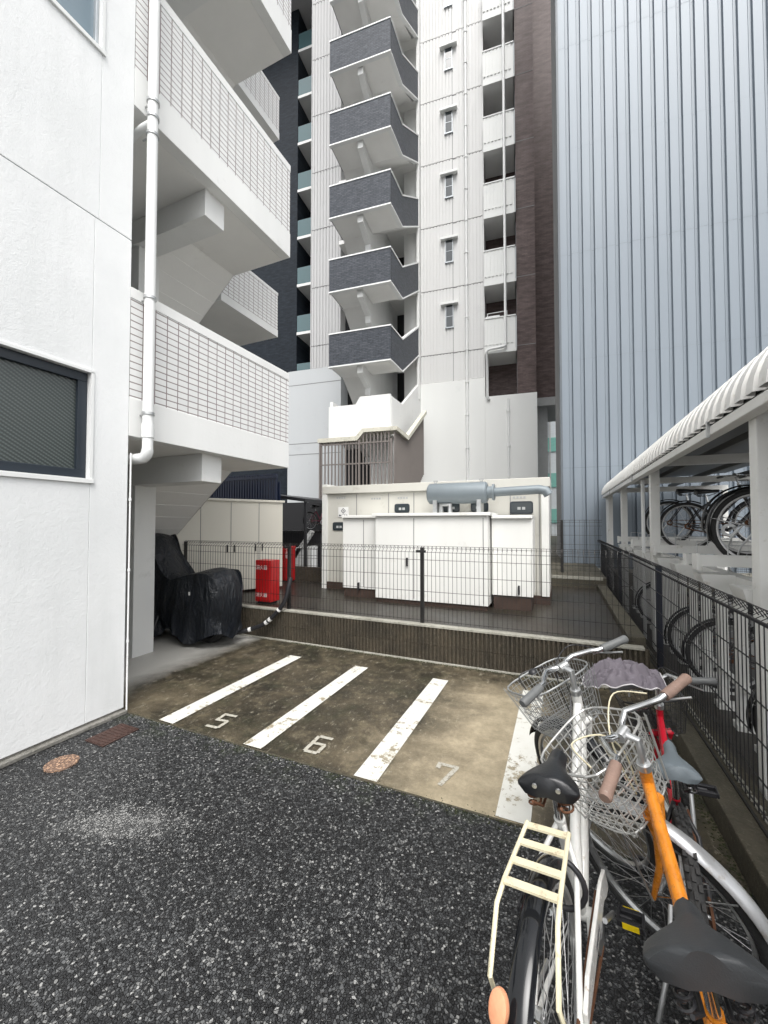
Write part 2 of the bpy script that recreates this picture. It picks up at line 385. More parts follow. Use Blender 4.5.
# painted bay lines and numbers
def line(x0, x1, y0, y1, label, skew=0):
    o = MB().add([(x0,y0,.009),(x1,y0,.009),(x1+skew,y1,.009),(x0+skew,y1,.009)], [(0,1,2,3)]).build('bay_line', M['line'])
    tag(o, label, 'painted line', 'white lines between the numbered parking bays')
line(-2.99, -2.83, 2.28, 4.01, 'leftmost white bay line, beside the numeral 5')
line(-2.11, -1.95, 2.28, 4.01, 'white bay line between the numerals 5 and 6')
line(-1.21, -1.05, 2.28, 4.01, 'worn white bay line between the numerals 6 and 7')
line(-.34, -.16, 2.28, 4.08, 'rightmost white bay line, behind the white bicycle saddle')
def numeral(segs, cx, cy, w, h, label, ang=0):
    m = MB(); t = .030; z = 0.0
    for (x0, y0, x1, y1) in segs:
        a = Vector((x0*w/2, y0*h/2, 0)); b = Vector((x1*w/2, y1*h/2, 0)); d = (b-a).normalized(); q = Vector((-d.y, d.x, 0))*t/2; e = d*t/2
        z += .0004
        m.add([a-e-q+Vector((0,0,z)), b+e-q+Vector((0,0,z)), b+e+q+Vector((0,0,z)), a-e+q+Vector((0,0,z))], [(0,1,2,3)])
    o = m.build('bay_number', M['number'], loc=(cx, cy, .009)); o.rotation_euler = (0, 0, ang)
    tag(o, label, 'painted number', 'white numerals painted in the parking bays')
numeral([(1,1,-1,1),(-1,.85,-1,.1),(-1,.05,.7,.1),(1,-.05,1,-.85),(.7,-1,-1,-1)], -2.51, 2.47, .10, .20, 'white numeral 5 painted on dark concrete', R(4))
numeral([(1,1,-.6,1),(-1,.85,-1,-.85),(-.7,-1,.7,-1),(1,-.8,1,-.1),(.8,.05,-.8,.05)], -1.61, 2.49, .10, .20, 'white numeral 6 painted on dark concrete', R(2))
numeral([(-1,1,1,1),(1,.85,.1,-1),(-1,.95,-1,.6)], -.69, 2.52, .11, .20, 'faded white numeral 7 painted on pale concrete')

o = MB().ring((0,0,0), .0, [(0,0),(.095,0),(.095,.008),(0,.008)], 40).fn(lambda p: Vector((p.x, p.z, p.y))).build('manhole_cover', M['manhole'], smooth=30, loc=(-3.05, 1.62, .0))
tag(o, 'small round rust brown manhole cover in the asphalt by the white wall', 'manhole cover')
m = MB().box(-.105, .105, -.135, .135, 0, .007)
for k in range(9): m.box(-.085, .085, -.12+k*.03-.008, -.12+k*.03+.008, .007, .010)
o = m.build('drain_cover', M['grate'], loc=(-3.11, 1.99, 0)); tag(o, 'rectangular brown iron drain cover beside the building corner', 'drain cover')

def bits(name, mat, pts, label=None):
    m = MB()
    for (x, y, z, s_) in pts:
        n = 5; a0 = random.random()*6; v = []
        for k in range(n):
            a = a0+2*PI*k/n; q = s_*random.uniform(.7, 1.2); v.append((x+q*math.cos(a), y+q*math.sin(a)*.8, z))
        top = [(x+(p[0]-x)*.6+random.uniform(-.2,.2)*s_, y+(p[1]-y)*.6, z+s_*random.uniform(.5, .9)) for p in v]
        m.add(v+top, [tuple(range(n, 2*n))]+[(k, (k+1) % n, n+(k+1) % n, n+k) for k in range(n)])
    return m.build(name, mat, kind='stuff')
P_ = []
for k in range(900):
    P_.append((random.uniform(-3.2, .7), random.uniform(.3, 2.24), -.001, random.uniform(.0025, .006)))
for k in range(700):
    P_.append((random.gauss(-2.15, .33), random.gauss(1.45, .11), -.001, random.uniform(.002, .0045)))
for k in range(500):
    P_.append((random.uniform(-3.3, .7), 2.26+random.gauss(0, .02), -.001, random.uniform(.002, .006)))
bits('loose_chippings', simple('pale_chipping', (.30, .30, .29), .7, var=.5, scale=40), P_)
P_ = []
for k in range(1500):
    P_.append((random.uniform(-3.3, .7), 4.47-abs(random.gauss(0, .035)), .003, random.uniform(.003, .009)))
for k in range(900):
    P_.append((random.uniform(-3.3, .7), 2.27+random.gauss(0, .025), .0, random.uniform(.002, .007)))
for k in range(900):
    P_.append((.735-abs(random.gauss(0, .03)), random.uniform(.8, 4.4), .002, random.uniform(.003, .009)))
bits('moss', simple('dark_green_moss', (.035, .042, .014), .9, var=.5, scale=30), P_)

# ------------------------------------------------------------------ retaining wall, kerb
t = thing('retaining_wall', 'low mossy ribbed block wall along the back of the parking bays', 'wall', (0, 4.5, 0))
prof = []; x = -5.9
m = MB()
P = []
while x < .72:
    P += [(x, 0.008), (x+.010, -.014), (x+.030, -.014), (x+.038, 0.008)]; x += .045
P = P + [(x, 0), (x, .075), (-5.9, .075)]
for z0, z1 in ((0.0, .19), (.196, .392)): m.prism(P, 'z', z0, z1)
m.box(-5.9, .70, .006, .07, .005, .392)
m.build('blocks', M['ribwall'], t)
MB().box(-5.9, .722, -.018, .078, .392, .418).build('coping', M['coping_pale'], t, bevel=.004)
MB().box(-5.9, .70, -.05, -.016, .004, .016).build('footing_line', M['coping_pale'], t)
t = thing('kerb_wall', 'low dark mossy concrete kerb under the right hand fence', 'kerb', (.74, -3, 0))
MB().box(0, .24, 0, 11.2, 0, .15).build('kerb_body', M['kerb'], t, bevel=.01)
m = MB(); y = .02
while y < 11.1: m.box(.155, .185, y, y+.055, .15, .158); y += .085
m.build('kerb_edging', M['coping_pale'], t)
t = thing('terrace_kerb', 'narrow mossy kerb at the right side of the raised terrace', 'kerb', (.70, 4.6, .41))
MB().box(-.10, .05, 0, 3.64, -.41, .08).build('kerb_body', M['kerb'], t, bevel=.008)

# ------------------------------------------------------------------ mesh fences
def wire_panel(L, zb, zt, step, r, roll, dirn=-1, rr=None):
    """panel along local x, from 0 to L; top wires bent into a roll of half height `roll`"""
    m = MB(); x = step/2
    while x < L:
        m.tube([(x,0,zb),(x,0,zt-roll),(x,dirn*roll*.9,zt-roll*.35),(x,dirn*roll*.35,zt),(x,-dirn*.0,zt-roll*.55)], r, 4, cap=False)
        x += step
    zs = [zb+.02]; k = zb+.17
    while k < zt-roll-.06: zs.append(k); k += .185
    zs += [zt-roll]
    for z in zs: m.tube([(0,-r,z),(L,-r,z)], r*1.15, 4)
    m.tube([(0,dirn*roll*.35,zt),(L,dirn*roll*.35,zt)], r, 4); m.tube([(0,dirn*roll*.9,zt-roll*.35),(L,dirn*roll*.9,zt-roll*.35)], r, 4)
    return m
t = thing('mesh_fence', 'dark wire mesh fence standing on the low ribbed wall behind the bays', 'fence', (-5.9, 4.56, .41))
posts = [.45, 2.46, 4.39, 6.55]
for p in posts[:-1]:
    MB().box(p-.02, p+.02, -.005, .035, .0, .90).build('post', M['fence_black'], t)
edges = [0]+posts
for a, b in zip(edges[:-1], edges[1:]):
    wire_panel(b-a, .03, .915, .05, .0028, .07, 1).build('mesh_panel', M['fence_grey'], t, loc=(a, -.02, 0))
for px, pz in ((2.46, .84), (4.39, .84)):
    MB().box(px-.06, px+.06, -.045, -.03, pz, pz+.03).build('clamp', M['fence_black'], t)

t = thing('mesh_fence', 'black roll top mesh fence on the kerb beside the bicycle rack', 'fence', (.93, .2, .15), (0,0,PI/2))
ps = [-1.4, .3, 4.64, 7.6, 10.5]
for p in ps: MB().box(p-.025, p+.025, -.0, .05, 0, 1.02).build('post', M['navy_metal'], t)
for a, b in zip(ps[:-1], ps[1:]):
    wire_panel(b-a, .04, 1.06, .052, .0033, .095, 1).build('mesh_panel', M['black'], t, loc=(a, .06, 0))
MB().box(ps[0], ps[-1], .062, .074, 0.0, .012).build('bottom_rail', M['fence_grey'], t)

t = thing('mesh_fence', 'thin grey mesh fence on the ledge before the corrugated wall', 'fence', (-.95, 8.9, .6))
for p in (.1, .98): MB().box(p-.025, p+.025, 0, .05, 0, 1.06).build('post', M['fence_black'], t)
wire_panel(1.7, .03, 1.06, .09, .003, .05, 1).build('mesh_panel', M['fence_grey'], t)

t = thing('mesh_fence', 'short black mesh fence on the low dark wall left of the switchgear cabinets', 'fence', (-6.6, 7.0, .41))
MB().box(0, 2.35, -.06, .06, 0, .28).build('base_wall', M['ribwall'], t)
for p in (.4, 2.32): MB().box(p-.03, p+.03, -.025, .025, 0, 1.08).build('post', M['fence_black'], t)
wire_panel(2.3, .29, 1.04, .06, .0035, .06, 1).build('mesh_panel', M['fence_black'], t)

# ------------------------------------------------------------------ left apartment building
A = thing('apartment_building', 'white plastered apartment block at left with open stair landings', 'building', (-3.38, 2.25, 0))
# local: X=0 is the wall face, Y=0 the corner, wall runs to -Y and back to -X
m = MB(); G = .008
def wp(y0, y1, z0, z1): m.box(-.10, 0, y0+.001, y1-.001, z0+G/2, z1-G/2)
Y1, Y2 = -1.75, -.30      # lower window span (local Y)
wp(-.30+0, 0, .045, 4.05)
wp(-1.75, -.30, .045, 1.94); wp(-1.75, -.30, 2.79, 4.05)
wp(-4.2, -1.75, .045, 4.05)
wp(-14, -4.2, .045, 4.05)
wp(-.27, 0, 4.05, 7.9)
wp(-1.35, -.27, 4.05, 5.45); wp(-1.35, -.27, 6.35, 7.9)
wp(-4.2, -1.35, 4.05, 7.9); wp(-14, -4.2, 4.05, 7.9)
wp(-14, 0, 7.9, 15)
m.build('wall', M['plaster'], A, bevel=.003)
m = MB(); m.box(-6, -.104, -14, -.012, 0, 15); m.build('wall_backing', M['groove'], A)
MB().box(-6, -.008, -14, -.006, 0, .045).build('plinth', M['plinth'], A)
MB().box(-.02, .035, -14, .01, 0, .03).build('footing', M['plinth'], A, bevel=.006)
def win(y0, y1, z0, z1, fm, gm, fw=.05):
    w = MB(); d0, d1 = -.085, -.035
    w.box(d0, d1, y0+.012, y1-.012, z0+.01, z0+fw); w.box(d0, d1, y0+.012, y1-.012, z1-fw, z1-.01)
    w.box(d0, d1, y0+.012, y0+fw, z0+fw, z1-fw); w.box(d0, d1, y1-fw, y1-.012, z0+fw, z1-fw)
    f = w.build('window', fm, A, bevel=.003)
    MB().box(-.072, -.066, y0+fw-.005, y1-fw+.005, z0+fw-.005, z1-fw+.005).build('pane', gm, f)
    s = MB(); s.box(-.1, .018, y0-.02, y1+.02, z0-.03, z0+.006); s.build('sill', M['white'], f, bevel=.003)
    e = MB(); e.box(-.1, .012, y1-.01, y1+.012, z0+.006, z1); e.box(-.1, .012, y0-.012, y0+.01, z0+.006, z1); e.box(-.1, .012, y0-.012, y1+.012, z1-.006, z1+.016)
    e.build('casing', M['white'], f)
win(Y1, Y2, 1.94, 2.79, M['frame_dark'], M['glass_wire'], .078)
win(-1.35, -.27, 5.45, 6.35, M['frame_alu'], M['glass_sky'], .035)
# landings, parapets, stair flights
S = 2.92
for k in range(-1, 4):
    z = 2.35 + S*k
    if k >= 0:
        sl = MB(); sl.box(-2.6, -.131, .002, 2.218, z, z+.16); sl.build('landing_slab', M['soffit'], A)
        pr = MB(); pr.box(-.13, 0, .002, 2.22, z, z+.335); pr.box(-.13, 0, .002, 2.22, z+1.205, z+1.30)
        pr.box(-1.02, -.13, 2.10, 2.214, z+.161, z+1.298)
        p = pr.build('parapet', M['white_conc'], A, bevel=.004)
        MB().box(-.12, -.006, .004, 2.214, z+.335, z+1.205).build('tiling', M['tile_white_x'], p)
        b = MB(); b.box(-3.2, -.14, .90, 1.17, z-.30, z-.001); b.build('beam', M['white_conc'], A, bevel=.004)
        cz0 = z-.30-(S-.46) if k > 0 else 0
        c = MB(); c.box(-1.57, -1.26, .93, 1.20, max(0, cz0), z-.302); c.build('column', M['white_conc'], A, bevel=.004)
        # descending flight from this landing (far half), soffit from (-1.02, z) down to -X
        n = 9; rise, run = .165, .196
        pts = [(-1.02, z+.001)]
        xe = -1.02 - run*n; ze = z - rise*n
        top = []
        fl = [(-1.02, z), (xe, ze), (xe, ze+.22)]
        for i in range(n, 0, -1): fl += [(-1.02-run*i+0.0, z+.16-rise*(i-1)-rise), (-1.02-run*(i-1), z+.16-rise*(i-1)-rise)]
        fl += [(-1.02, z+.16)]
        MB().prism(fl, 'y', 1.10, 2.213).build('stair_flight', M['soffit'], A)
        sp = [(-1.02, z+.16), (xe, ze+.22), (xe, ze+1.1), (-1.02, z+1.15)]
        if k >= 0:
            pp = MB().prism(sp, 'y', 2.09, 2.21); pp.build('stair_parapet', M['white_conc'], A)
        # ascending flight (near half)
        up = [(-1.02, z+.16), (-1.02-run*n, z+.16+rise*n), (-1.02-run*n, z+rise*n-.02), (-1.02, z)]
        MB().prism(up, 'y', .06, .88).build('stair_flight', M['soffit'], A)
m = MB(); m.box(-5.5, -3.2, .0, 2.21, 0, 15); m.build('core_wall', M['soffit'], A)
MB().box(-1.42, -1.34, 1.20, 1.28, 5.9, 6.06).build('junction_box', M['white'], A)
# wing balconies further back
for z, h in ((5.25, .88), (9.23, .87), (13.2, .9)):
    w = MB(); w.box(-1.80, -1.66, 2.6, 4.04, z, z+.14); w.box(-1.80, -1.66, 2.6, 4.04, z+h-.05, z+h); w.box(-2.9, -1.80, 2.6, 4.04, z, z+.12); w.box(-2.9, -1.80, 3.93, 4.04, z+.12, z+h)
    p = w.build('wing_balcony', M['white_conc'], A)
    MB().box(-1.79, -1.665, 2.6, 4.035, z+.14, z+h-.05).build('tiling', M['tile_white_x'], p)
MB().box(-5.5, -2.9, 2.214, 4.04, 5.0, 15).build('wing_wall', M['white_conc'], A)
# downspout
m = MB(); px, py = .105, .10
m.tube([(px, py, 15), (px, py, 2.22)], .043, 20, cap=False)
for zz in (2.40, 7.7): m.tube([(px, py, zz-.06), (px, py, zz+.06)], .050, 20)
arc = [(px, py, 2.24)] + [(px-.075*(1-math.cos(a)), py, 2.24-.075*math.sin(a)) for a in [PI/2*i/6 for i in range(1, 7)]] + [(-.12, py, 2.165)]
m.tube(arc, .046, 20)
dp = m.build('downspout', M['pvc'], A, smooth=40)
for zz in (2.55, 3.57, 5.04, 5.20, 5.34, 7.4, 9.5):
    b = MB(); b.tube([(px, py, zz-.012), (px, py, zz+.012)], .052, 20); b.tube([(px-.03, py, zz), (-.02, py, zz)], .008, 8); b.build('bracket', M['galv'], dp, smooth=40)
b = MB(); b.tube([(px, py, 5.16), (.0, py-.02, 5.13), (-.35, py-.02, 5.05)], .030, 14); b.build('branch_pipe', M['pvc'], dp, smooth=40)
c = MB(); c.tube([(.015, .014, 0), (.015, .014, 2.2)], .0065, 8)
for zz in (.6, 1.2, 1.8): c.tube([(.015, .014, zz-.01), (.015, .014, zz+.01)], .011, 8)
c.build('conduit', M['pvc'], A, smooth=40)

# ------------------------------------------------------------------ tower
T = thing('apartment_tower', 'tall apartment tower with zigzag charcoal stair landings and ribbed pale panels', 'building', (-4.49, 17.55, 0), (0,0,R(5.7)))
TOP = 34.0; ST = 2.98
def ribbed(x0, x1, zjs, name, mat, y=0.0, step=.15, vj=None):
    m = MB(); m.box(x0, x1, y+.02, y+.6, zjs[0], zjs[-1])
    for za, zb in zip(zjs[:-1], zjs[1:]):
        x = x0+.02
        while x < x1-.02:
            if not (vj and abs(x-vj) < .05): m.box(x, min(x+.105, x1-.005), y-.018, y+.02, za+.02, zb-.02)
            x += step
    return m.build(name, mat, T)
zj = [7.96+.0] + [9.25+ST*i for i in range(9)]
ribbed(-1.30, 1.50, zj, 'panel_wall', M['panel'], vj=.19)
j = MB()
for z in zj[1:]: j.box(-1.3, 1.5, .008, .0215, z-.02, z+.02); 
j.box(.16, .19, -.003, .021, 7.96, TOP); j.build('panel_joint', M['joint'], T)
zg = [9.35, 10.5]+[10.5+ST*i for i in range(1, 9)]
ribbed(-6.96, -5.35, zg, 'grey_panel_wall', M['panel_grey'], step=.17)
j = MB()
for z in zg[1:]: j.box(-6.96, -5.35, .010, .0185, z-.025, z+.025)
j.build('panel_joint', M['joint'], T)
MB().box(-7.0, -6.96, -.02, .7, 9.35, TOP).build('corner_trim', M['panel_grey'], T)
# base
MB().box(-1.33, 1.56, -.06, .8, 0, 7.95).build('base_wall', M['base_white'], T, bevel=.01)
MB().box(1.56, 3.68, -.06, .8, 0, 7.10).build('base_wall', M['base_white'], T, bevel=.01)
m = MB(); m.box(-8.25, -5.3, -.05, .8, 0, 9.34); m.box(-5.3, -1.33, .15, .8, 0, 7.2); m.build('grey_base_wall', M['base_grey'], T)
j = MB()
for z in (5.05, 5.6, 8.6, 2.6): j.box(-8.25, -5.3, -.056, -.049, z-.015, z+.015)
j.build('panel_joint', M['joint'], T)
# brown part with recess
MB().box(2.90, 3.66, 0, .8, 7.10, TOP).build('brown_wall', M['tile_brown'], T)
MB().box(1.5, 2.90, 1.15, 1.6, 7.10, TOP).build('brown_recess_wall', M['tile_brown'], T)
m = MB(); m.box(1.50, 1.56, -.02, 1.15, 7.96, TOP); m.build('recess_cheek', M['panel'], T)
j = MB()
for i in range(9): j.box(2.9, 3.66, -.006, .002, 9.2+ST*i-.015, 9.2+ST*i+.015)
j.box(1.56, 3.66, -.006, 1.14, 7.5, 7.53) if False else None
j.build('brown_joint', M['joint'], T)
m = MB(); m.box(3.72, 6.0, 2.6, 6, 7.60, TOP); m.build('brown_rear_wall', M['tile_brown'], T)
m = MB(); m.box(3.70, 6.0, 2.5, 5.9, 7.2, 7.59); m.box(3.70, 4.3, 2.9, 5.9, 0, 7.2); m.build('rear_soffit', M['groove'], T)
# balconies in the recess
for i in range(7):
    zt = 10.42 + ST*i
    b = MB(); b.box(1.57, 2.88, -.30, 1.14, zt-1.55, zt-1.42); b.box(1.57, 2.84, -.29, -.22, zt-1.42, zt-.05)
    x = 1.60
    while x < 2.78: b.box(x, x+.09, -.325, -.29, zt-1.18, zt-.08); x += .15
    p = b.build('balcony', M['base_white'], T)
    r = MB(); r.box(1.56, 2.86, -.34, -.20, zt-.05, zt); r.build('railing', M['white'], p)
    l = MB(); l.box(2.845, 2.895, -.30, 1.14, zt-1.55, zt-.06) ; l.build('edge_panel', M['base_grey'], p)
m = MB(); m.box(1.62, 2.2, -.3, .1, 10.44, 10.50); m.tube([(1.7,-.28,10.42),(1.7,-.28,10.62),(2.5,-.28,10.64),(2.5,-.28,10.42)], .025, 6); m.build('drying_rack', M['white'], T)
# small windows
for i in range(8):
    zc = 10.92 + 3.0*i
    w = MB(); w.box(-.15, -.12, -.06, .0, zc-.50, zc+.5); w.box(.17, .20, -.06, .0, zc-.50, zc+.5); w.box(-.17, .22, -.08, .0, zc-.55, zc-.50); w.box(-.12, .17, -.050, 0, zc-.02, zc-.0)
    p = w.build('window', M['frame_alu'], T)
    MB().box(-.12, .17, -.042, -.035, zc-.50, zc+.5).build('pane', M['glass_dark'], p)
    MB().box(-.36, .42, -.20, .0, zc+.5, zc+.60).build('hood', M['base_white'], p)
# pipes
m = MB(); m.tube([(.80, -.14, 0), (.80, -.14, TOP)], .06, 12, cap=False)
z = 2.0
while z < TOP: m.tube([(.80,-.14,z-.03),(.80,-.14,z+.03)], .085, 12); z += 1.45
m.build('drainpipe', M['pvc'], T, smooth=40)
m = MB(); m.tube([(2.44,-.42,TOP),(2.44,-.42,9.12),(2.38,-.42,9.06),(1.72,-.42,9.0),(1.66,-.40,8.9),(1.66,-.16,8.6),(1.66,-.16,7.1),(1.72,-.1,6.95)], .06, 12)
m.build('drainpipe', M['pvc'], T, smooth=40)
m = MB(); m.tube([(2.52,-.12,0),(2.52,-.12,6.9)], .05, 10)
for z in (6.4, 4.9, 3.4, 3.0, 2.6): m.tube([(2.52,-.12,z-.06),(2.52,-.12,z+.06)], .075, 10)
m.build('cable_conduit', M['pvc'], T, smooth=40)
# open stair
YF = -3.75
m = MB(); m.box(-5.35, -2.1, 1.5, 2.1, 0, TOP); m.build('stair_recess_wall', M['dark_void'], T)  # back wall coloured near black as the unlit stair interior
m = MB(); m.box(-2.1, -1.33, 0, .8, 7.2, TOP); m.box(-1.42, -1.30, -.35, 0, 7.2, TOP); m.build('stair_pier', M['white_conc'], T)
m = MB(); m.box(-3.0, -2.86, -2.45, 1.5, 5.0, TOP); m.build('stair_spine_wall', M['white_conc'], T)
for i in range(-1, 9):
    zt = 9.04 + ST*i; z0 = zt - 1.36
    if i == -1: zt = 6.42; z0 = 4.85
    dark = i >= 0
    Lz = z0 + .04
    s_ = MB(); s_.box(-4.12, -1.64, YF+.12, -2.45, Lz, Lz+.18)
    s_.prism([(-2.45, Lz), (-2.45, Lz+.18), (-.35, Lz+1.68), (-.35, Lz+1.47)], 'x', -2.86, -1.62)
    s_.prism([(-2.45, Lz), (-2.45, Lz+.18), (-.35, Lz-1.30), (-.35, Lz-1.5)], 'x', -4.12, -3.0)
    s_.box(-5.3, -1.4, -.35, 1.5, Lz+1.47, Lz+1.66)
    L = s_.build('stair_flight', M['soffit'], T)
    br = MB(); br.prism([(YF+.18, Lz-.001), (YF+.18, Lz-.30), (-2.7, Lz-.62), (-2.7, Lz-.9), (-2.45, Lz-.9), (-2.45, Lz-.001)], 'x', -3.03, -2.80)
    br.build('bracket_beam', M['white_conc'], T)
    f = MB()
    if i == -1:
        f.prism([(-4.15, z0), (-1.62, z0), (-1.62, zt), (-2.84, zt), (-3.02, zt-.28), (-4.15, zt-.28)], 'y', YF, YF+.12)
    else: f.box(-4.15, -1.62, YF, YF+.12, z0+.05, zt-.05)
    fp = f.build('parapet', M['tile_dark'] if dark else M['white_conc'], T)
    sd = [(YF+.12, z0+.05), (-2.45, z0+.05), (-.35, z0+1.5), (0, z0+1.5), (0, zt+1.42), (-.35, zt+1.42), (-2.45, zt-.05), (YF+.12, zt-.05)]
    MB().prism(sd, 'x', -1.74, -1.62).fn(lambda p: Vector((p.x + (p.y-YF)*.085, p.y, p.z))).build('side_parapet', M['tile_dark_side'] if dark else M['white_conc'], T)
    sl = [(YF+.12, z0+.05), (-2.45, z0+.05), (-2.45, zt-.05), (YF+.12, zt-.05)]
    MB().prism(sl, 'x', -4.15, -4.03).build('side_parapet', M['tile_dark_side'] if dark else M['white_conc'], T)
    if dark:
        e = MB()
        for zz in (z0, zt-.05):
            e.box(-4.17, -1.60, YF-.02, YF+.13, zz, zz+.05)
        e.build('parapet_edging', M['white'], T)
        e = MB()
        for q in (z0, zt-.05):
            e.prism([(YF+.13, q), (-2.45, q), (-.35, q+1.46), (0, q+1.46), (0, q+1.52), (-.36, q+1.52), (-2.46, q+.05), (YF+.13, q+.05)], 'x', -1.76, -1.60)
        e.fn(lambda p: Vector((p.x + (p.y-YF)*.085, p.y, p.z))).build('parapet_edging', M['white'], T)
# ground floor screen round the stair
m = MB(); ys = -4.3
m.prism([(-4.32, 4.62), (-2.72, 4.62), (-2.46, 4.90), (-1.38, 4.90), (-1.38, 5.04), (-2.52, 5.04), (-2.78, 4.78), (-4.32, 4.78)], 'y', ys-.05, ys+.6)
q = MB().prism([(ys-.05, 4.9), (ys+1.1, 4.75), (ys+3.2, 6.25), (ys+3.2, 6.42), (ys+1.1, 4.92), (ys-.05, 5.04)], 'x', -1.379, -1.20).fn(lambda p: Vector((p.x+(p.y-ys)*.12, p.y, p.z))); m.add(q.v, q.f)
m.build('screen_coping', M['coping'], T)
m = MB(); x = -4.2
while x < -1.42:
    m.box(x, x+.045, ys, ys+.03, 2.2, 4.62 if x < -2.7 else 4.88); x += .14
for zz in (2.6, 3.75, 4.5): m.box(-4.22, -1.40, ys-.012, ys+.0, zz, zz+.05)
for x in (-4.24, -2.65, -1.42): m.box(x-.03, x+.03, ys-.03, ys+.03, 2.0, 4.62)
y = ys
while y < ys+3.2:
    z1 = 4.9-(y-ys)*.13 if y < ys+1.1 else 4.76+(y-ys-1.1)*.71
    z2 = 2.2 if y < ys+1.4 else 2.2+(y-ys-1.4)*.85
    xx = -1.33+(y-ys)*.12; m.box(xx, xx+.03, y, y+.045, z2, z1); y += .10
m.build('louvre_screen', M['screen'], T)
MB().box(-4.1, -2.45, -2.3, -2.2, 0, 4.7).build('stair_shade_sheet', M['dark_void'], T)  # dark sheet added behind the slats in place of the shaded interior
m = MB(); m.box(-4.1, -1.5, YF+.3, YF+.42, 0, 2.2); m.box(-2.6, -1.3, -3.2, -3.1, 0, 5); m.prism([(-3, 0), (-3,2.3), (-.1, 4.7), (-.1, 0)], 'x', -1.45, -1.38); m.build('stair_base_wall', M['white_conc'], T)
# dark navy rear wing and its glazed balconies
MB().box(-16, -9.86, 3.5, 6, 0, TOP+2).build('navy_wall', M['tile_navy'], T)
MB().box(-9.86, -6.9, 5.2, 6, 0, TOP+2).build('balcony_recess_wall', M['dark_void'], T)
for i in range(12):
    z = 1.2+3.06+ST*i-.1
    b = MB(); b.box(-9.86, -6.98, 3.5, 5.2, z, z+.16)
    p = b.build('glazed_balcony', M['white_conc'], T)
    MB().box(-9.84, -6.98, 3.52, 3.54, z+.16, z+1.2).build('glass_balustrade', M['glass_teal'], p)
MB().box(-16, 6, .8, 9, TOP-.2, TOP).build('roof_slab', M['panel_grey'], T)

# ------------------------------------------------------------------ corrugated building
C = thing('warehouse_building', 'tall windowless building clad in pale blue grey vertical corrugated metal', 'building', (1.2, 11.1, 0), (0,0,R(3.4)))
m = MB(); pitch = .268; zs = [.5]+[2.98+2.72*i for i in range(11)]
for i in range(len(zs)-1):
    off = -.002*(i % 2); P = []; x = -1.12; XR = 14
    while x < XR:
        P += [(x, off), (x+.160, off), (x+.166, -.010+off), (x+.176, -.010+off), (x+.182, .050+off), (x+.238, .050+off), (x+.258, off)]; x += pitch
    P += [(x, .3), (-1.12, .3)]
    nP = len(P); a, b = zs[i]+.002, zs[i+1]-.002
    vs = [(p[0], p[1], a) for p in P]+[(p[0], p[1], b) for p in P]
    m.add(vs, [(k, (k+1) % nP, nP+(k+1) % nP, nP+k) for k in range(nP)])
m.build('cladding', M['cladding'], C, bevel=0)
m = MB()
for z in zs[1:-1]: m.box(-1.12, 14, .052, .062, z-.012, z+.012)
m.build('seam', M['cladding_seam'], C)
MB().box(-1.17, -1.122, -.06, .3, .45, 30).build('corner_flashing', M['cladding_seam'], C)
MB().box(-1.12, 14, .3, 3, 0, 30.2).build('inner_wall', M['joint'], C)
MB().box(-1.17, 14, -.07, .3, .42, .5).build('base_flashing', M['coping_pale'], C)
MB().box(-1.17, 14, -.04, .3, 0, .42).build('base_plinth', M['kerb'], C)

# far building seen through the slot
F = thing('office_building', 'distant pale office building with mint glass bands seen through the narrow slot', 'building', (-3.2, 34, 0))
MB().box(-4, 6, 0, 5, 0, 22).build('wall', M['light_glass'], F)
for z in (1.6, 4.4, 7.2, 10.0):
    MB().box(-4, 6, -.06, -.002, z, z+1.1).build('window_band', M['mint'], F)
m = MB()
for i in range(5): m.box(-3.5+i*2, -3.4+i*2, -.1, -.062, 0, 22)
m.build('mullion', M['groove'], F)

# ------------------------------------------------------------------ switchgear
def viewport(par, x, y, z, w=.26, h=.13):
    n = 20; out = []
    def rr(w_, h_, r):
        pts = []
        for cx, cz, a in ((w_/2-r, h_/2-r, 0), (-w_/2+r, h_/2-r, 90), (-w_/2+r, -h_/2+r, 180), (w_/2-r, -h_/2+r, 270)):
            for k in range(5): pts.append((cx+r*math.cos(R(a+k*22.5)), cz+r*math.sin(R(a+k*22.5))))
        return pts
    f = MB().prism([(x+p, z+q) for p, q in rr(w, h, .035)], 'y', y-.012, y+.002).build('viewport', M['frame_dark'], par)
    MB().prism([(x+p, z+q) for p, q in rr(w-.035, h-.035, .025)], 'y', y-.015, y-.0125).build('pane', M['glass_dark'], f)
    MB().box(x-.055, x-.01, y-.017, y-.0155, z-.03, z+.01).box(x+.01, x+.055, y-.017, y-.0155, z-.03, z+.01).build('meter', M['groove'], f)
Q = thing('switchgear_cabinet', 'long beige switchgear cabinet row with rounded viewing windows behind the generator', 'electrical cabinet', (-3.95, 6.35, .41))
MB().box(0, 3.78, 0, .9, .12, 1.72).build('body', M['cab_beige'], Q, bevel=.006)
MB().box(-.05, 3.82, -.06, .96, 1.72, 1.86).build('roof', M['cab_beige'], Q, bevel=.008)
MB().box(-.03, 3.81, -.03, .93, 0, .12).build('plinth', M['curb_brown'], Q)
m = MB()
for x in (.0, .62, 1.24, 1.70, 2.18, 2.70, 3.25, 3.66): m.box(x-.006+.01, x+.016, -.004, .002, .14, 1.70)
m.build('door_joint', M['joint'], Q)
MB().box(-.06, .035, -.05, .95, 0, 1.90).build('end_post', M['cab_white'], Q)
MB().box(3.70, 3.80, -.045, .95, .12, 1.715).build('end_post', M['cab_white'], Q)
for x, z in ((.28, 1.13), (1.50, 1.44), (2.35, 1.44), (2.80, 1.44), (3.42, 1.42)): viewport(Q, x, -.002, z, .27 if x != 3.42 else .33, .15 if x != 3.42 else .19)
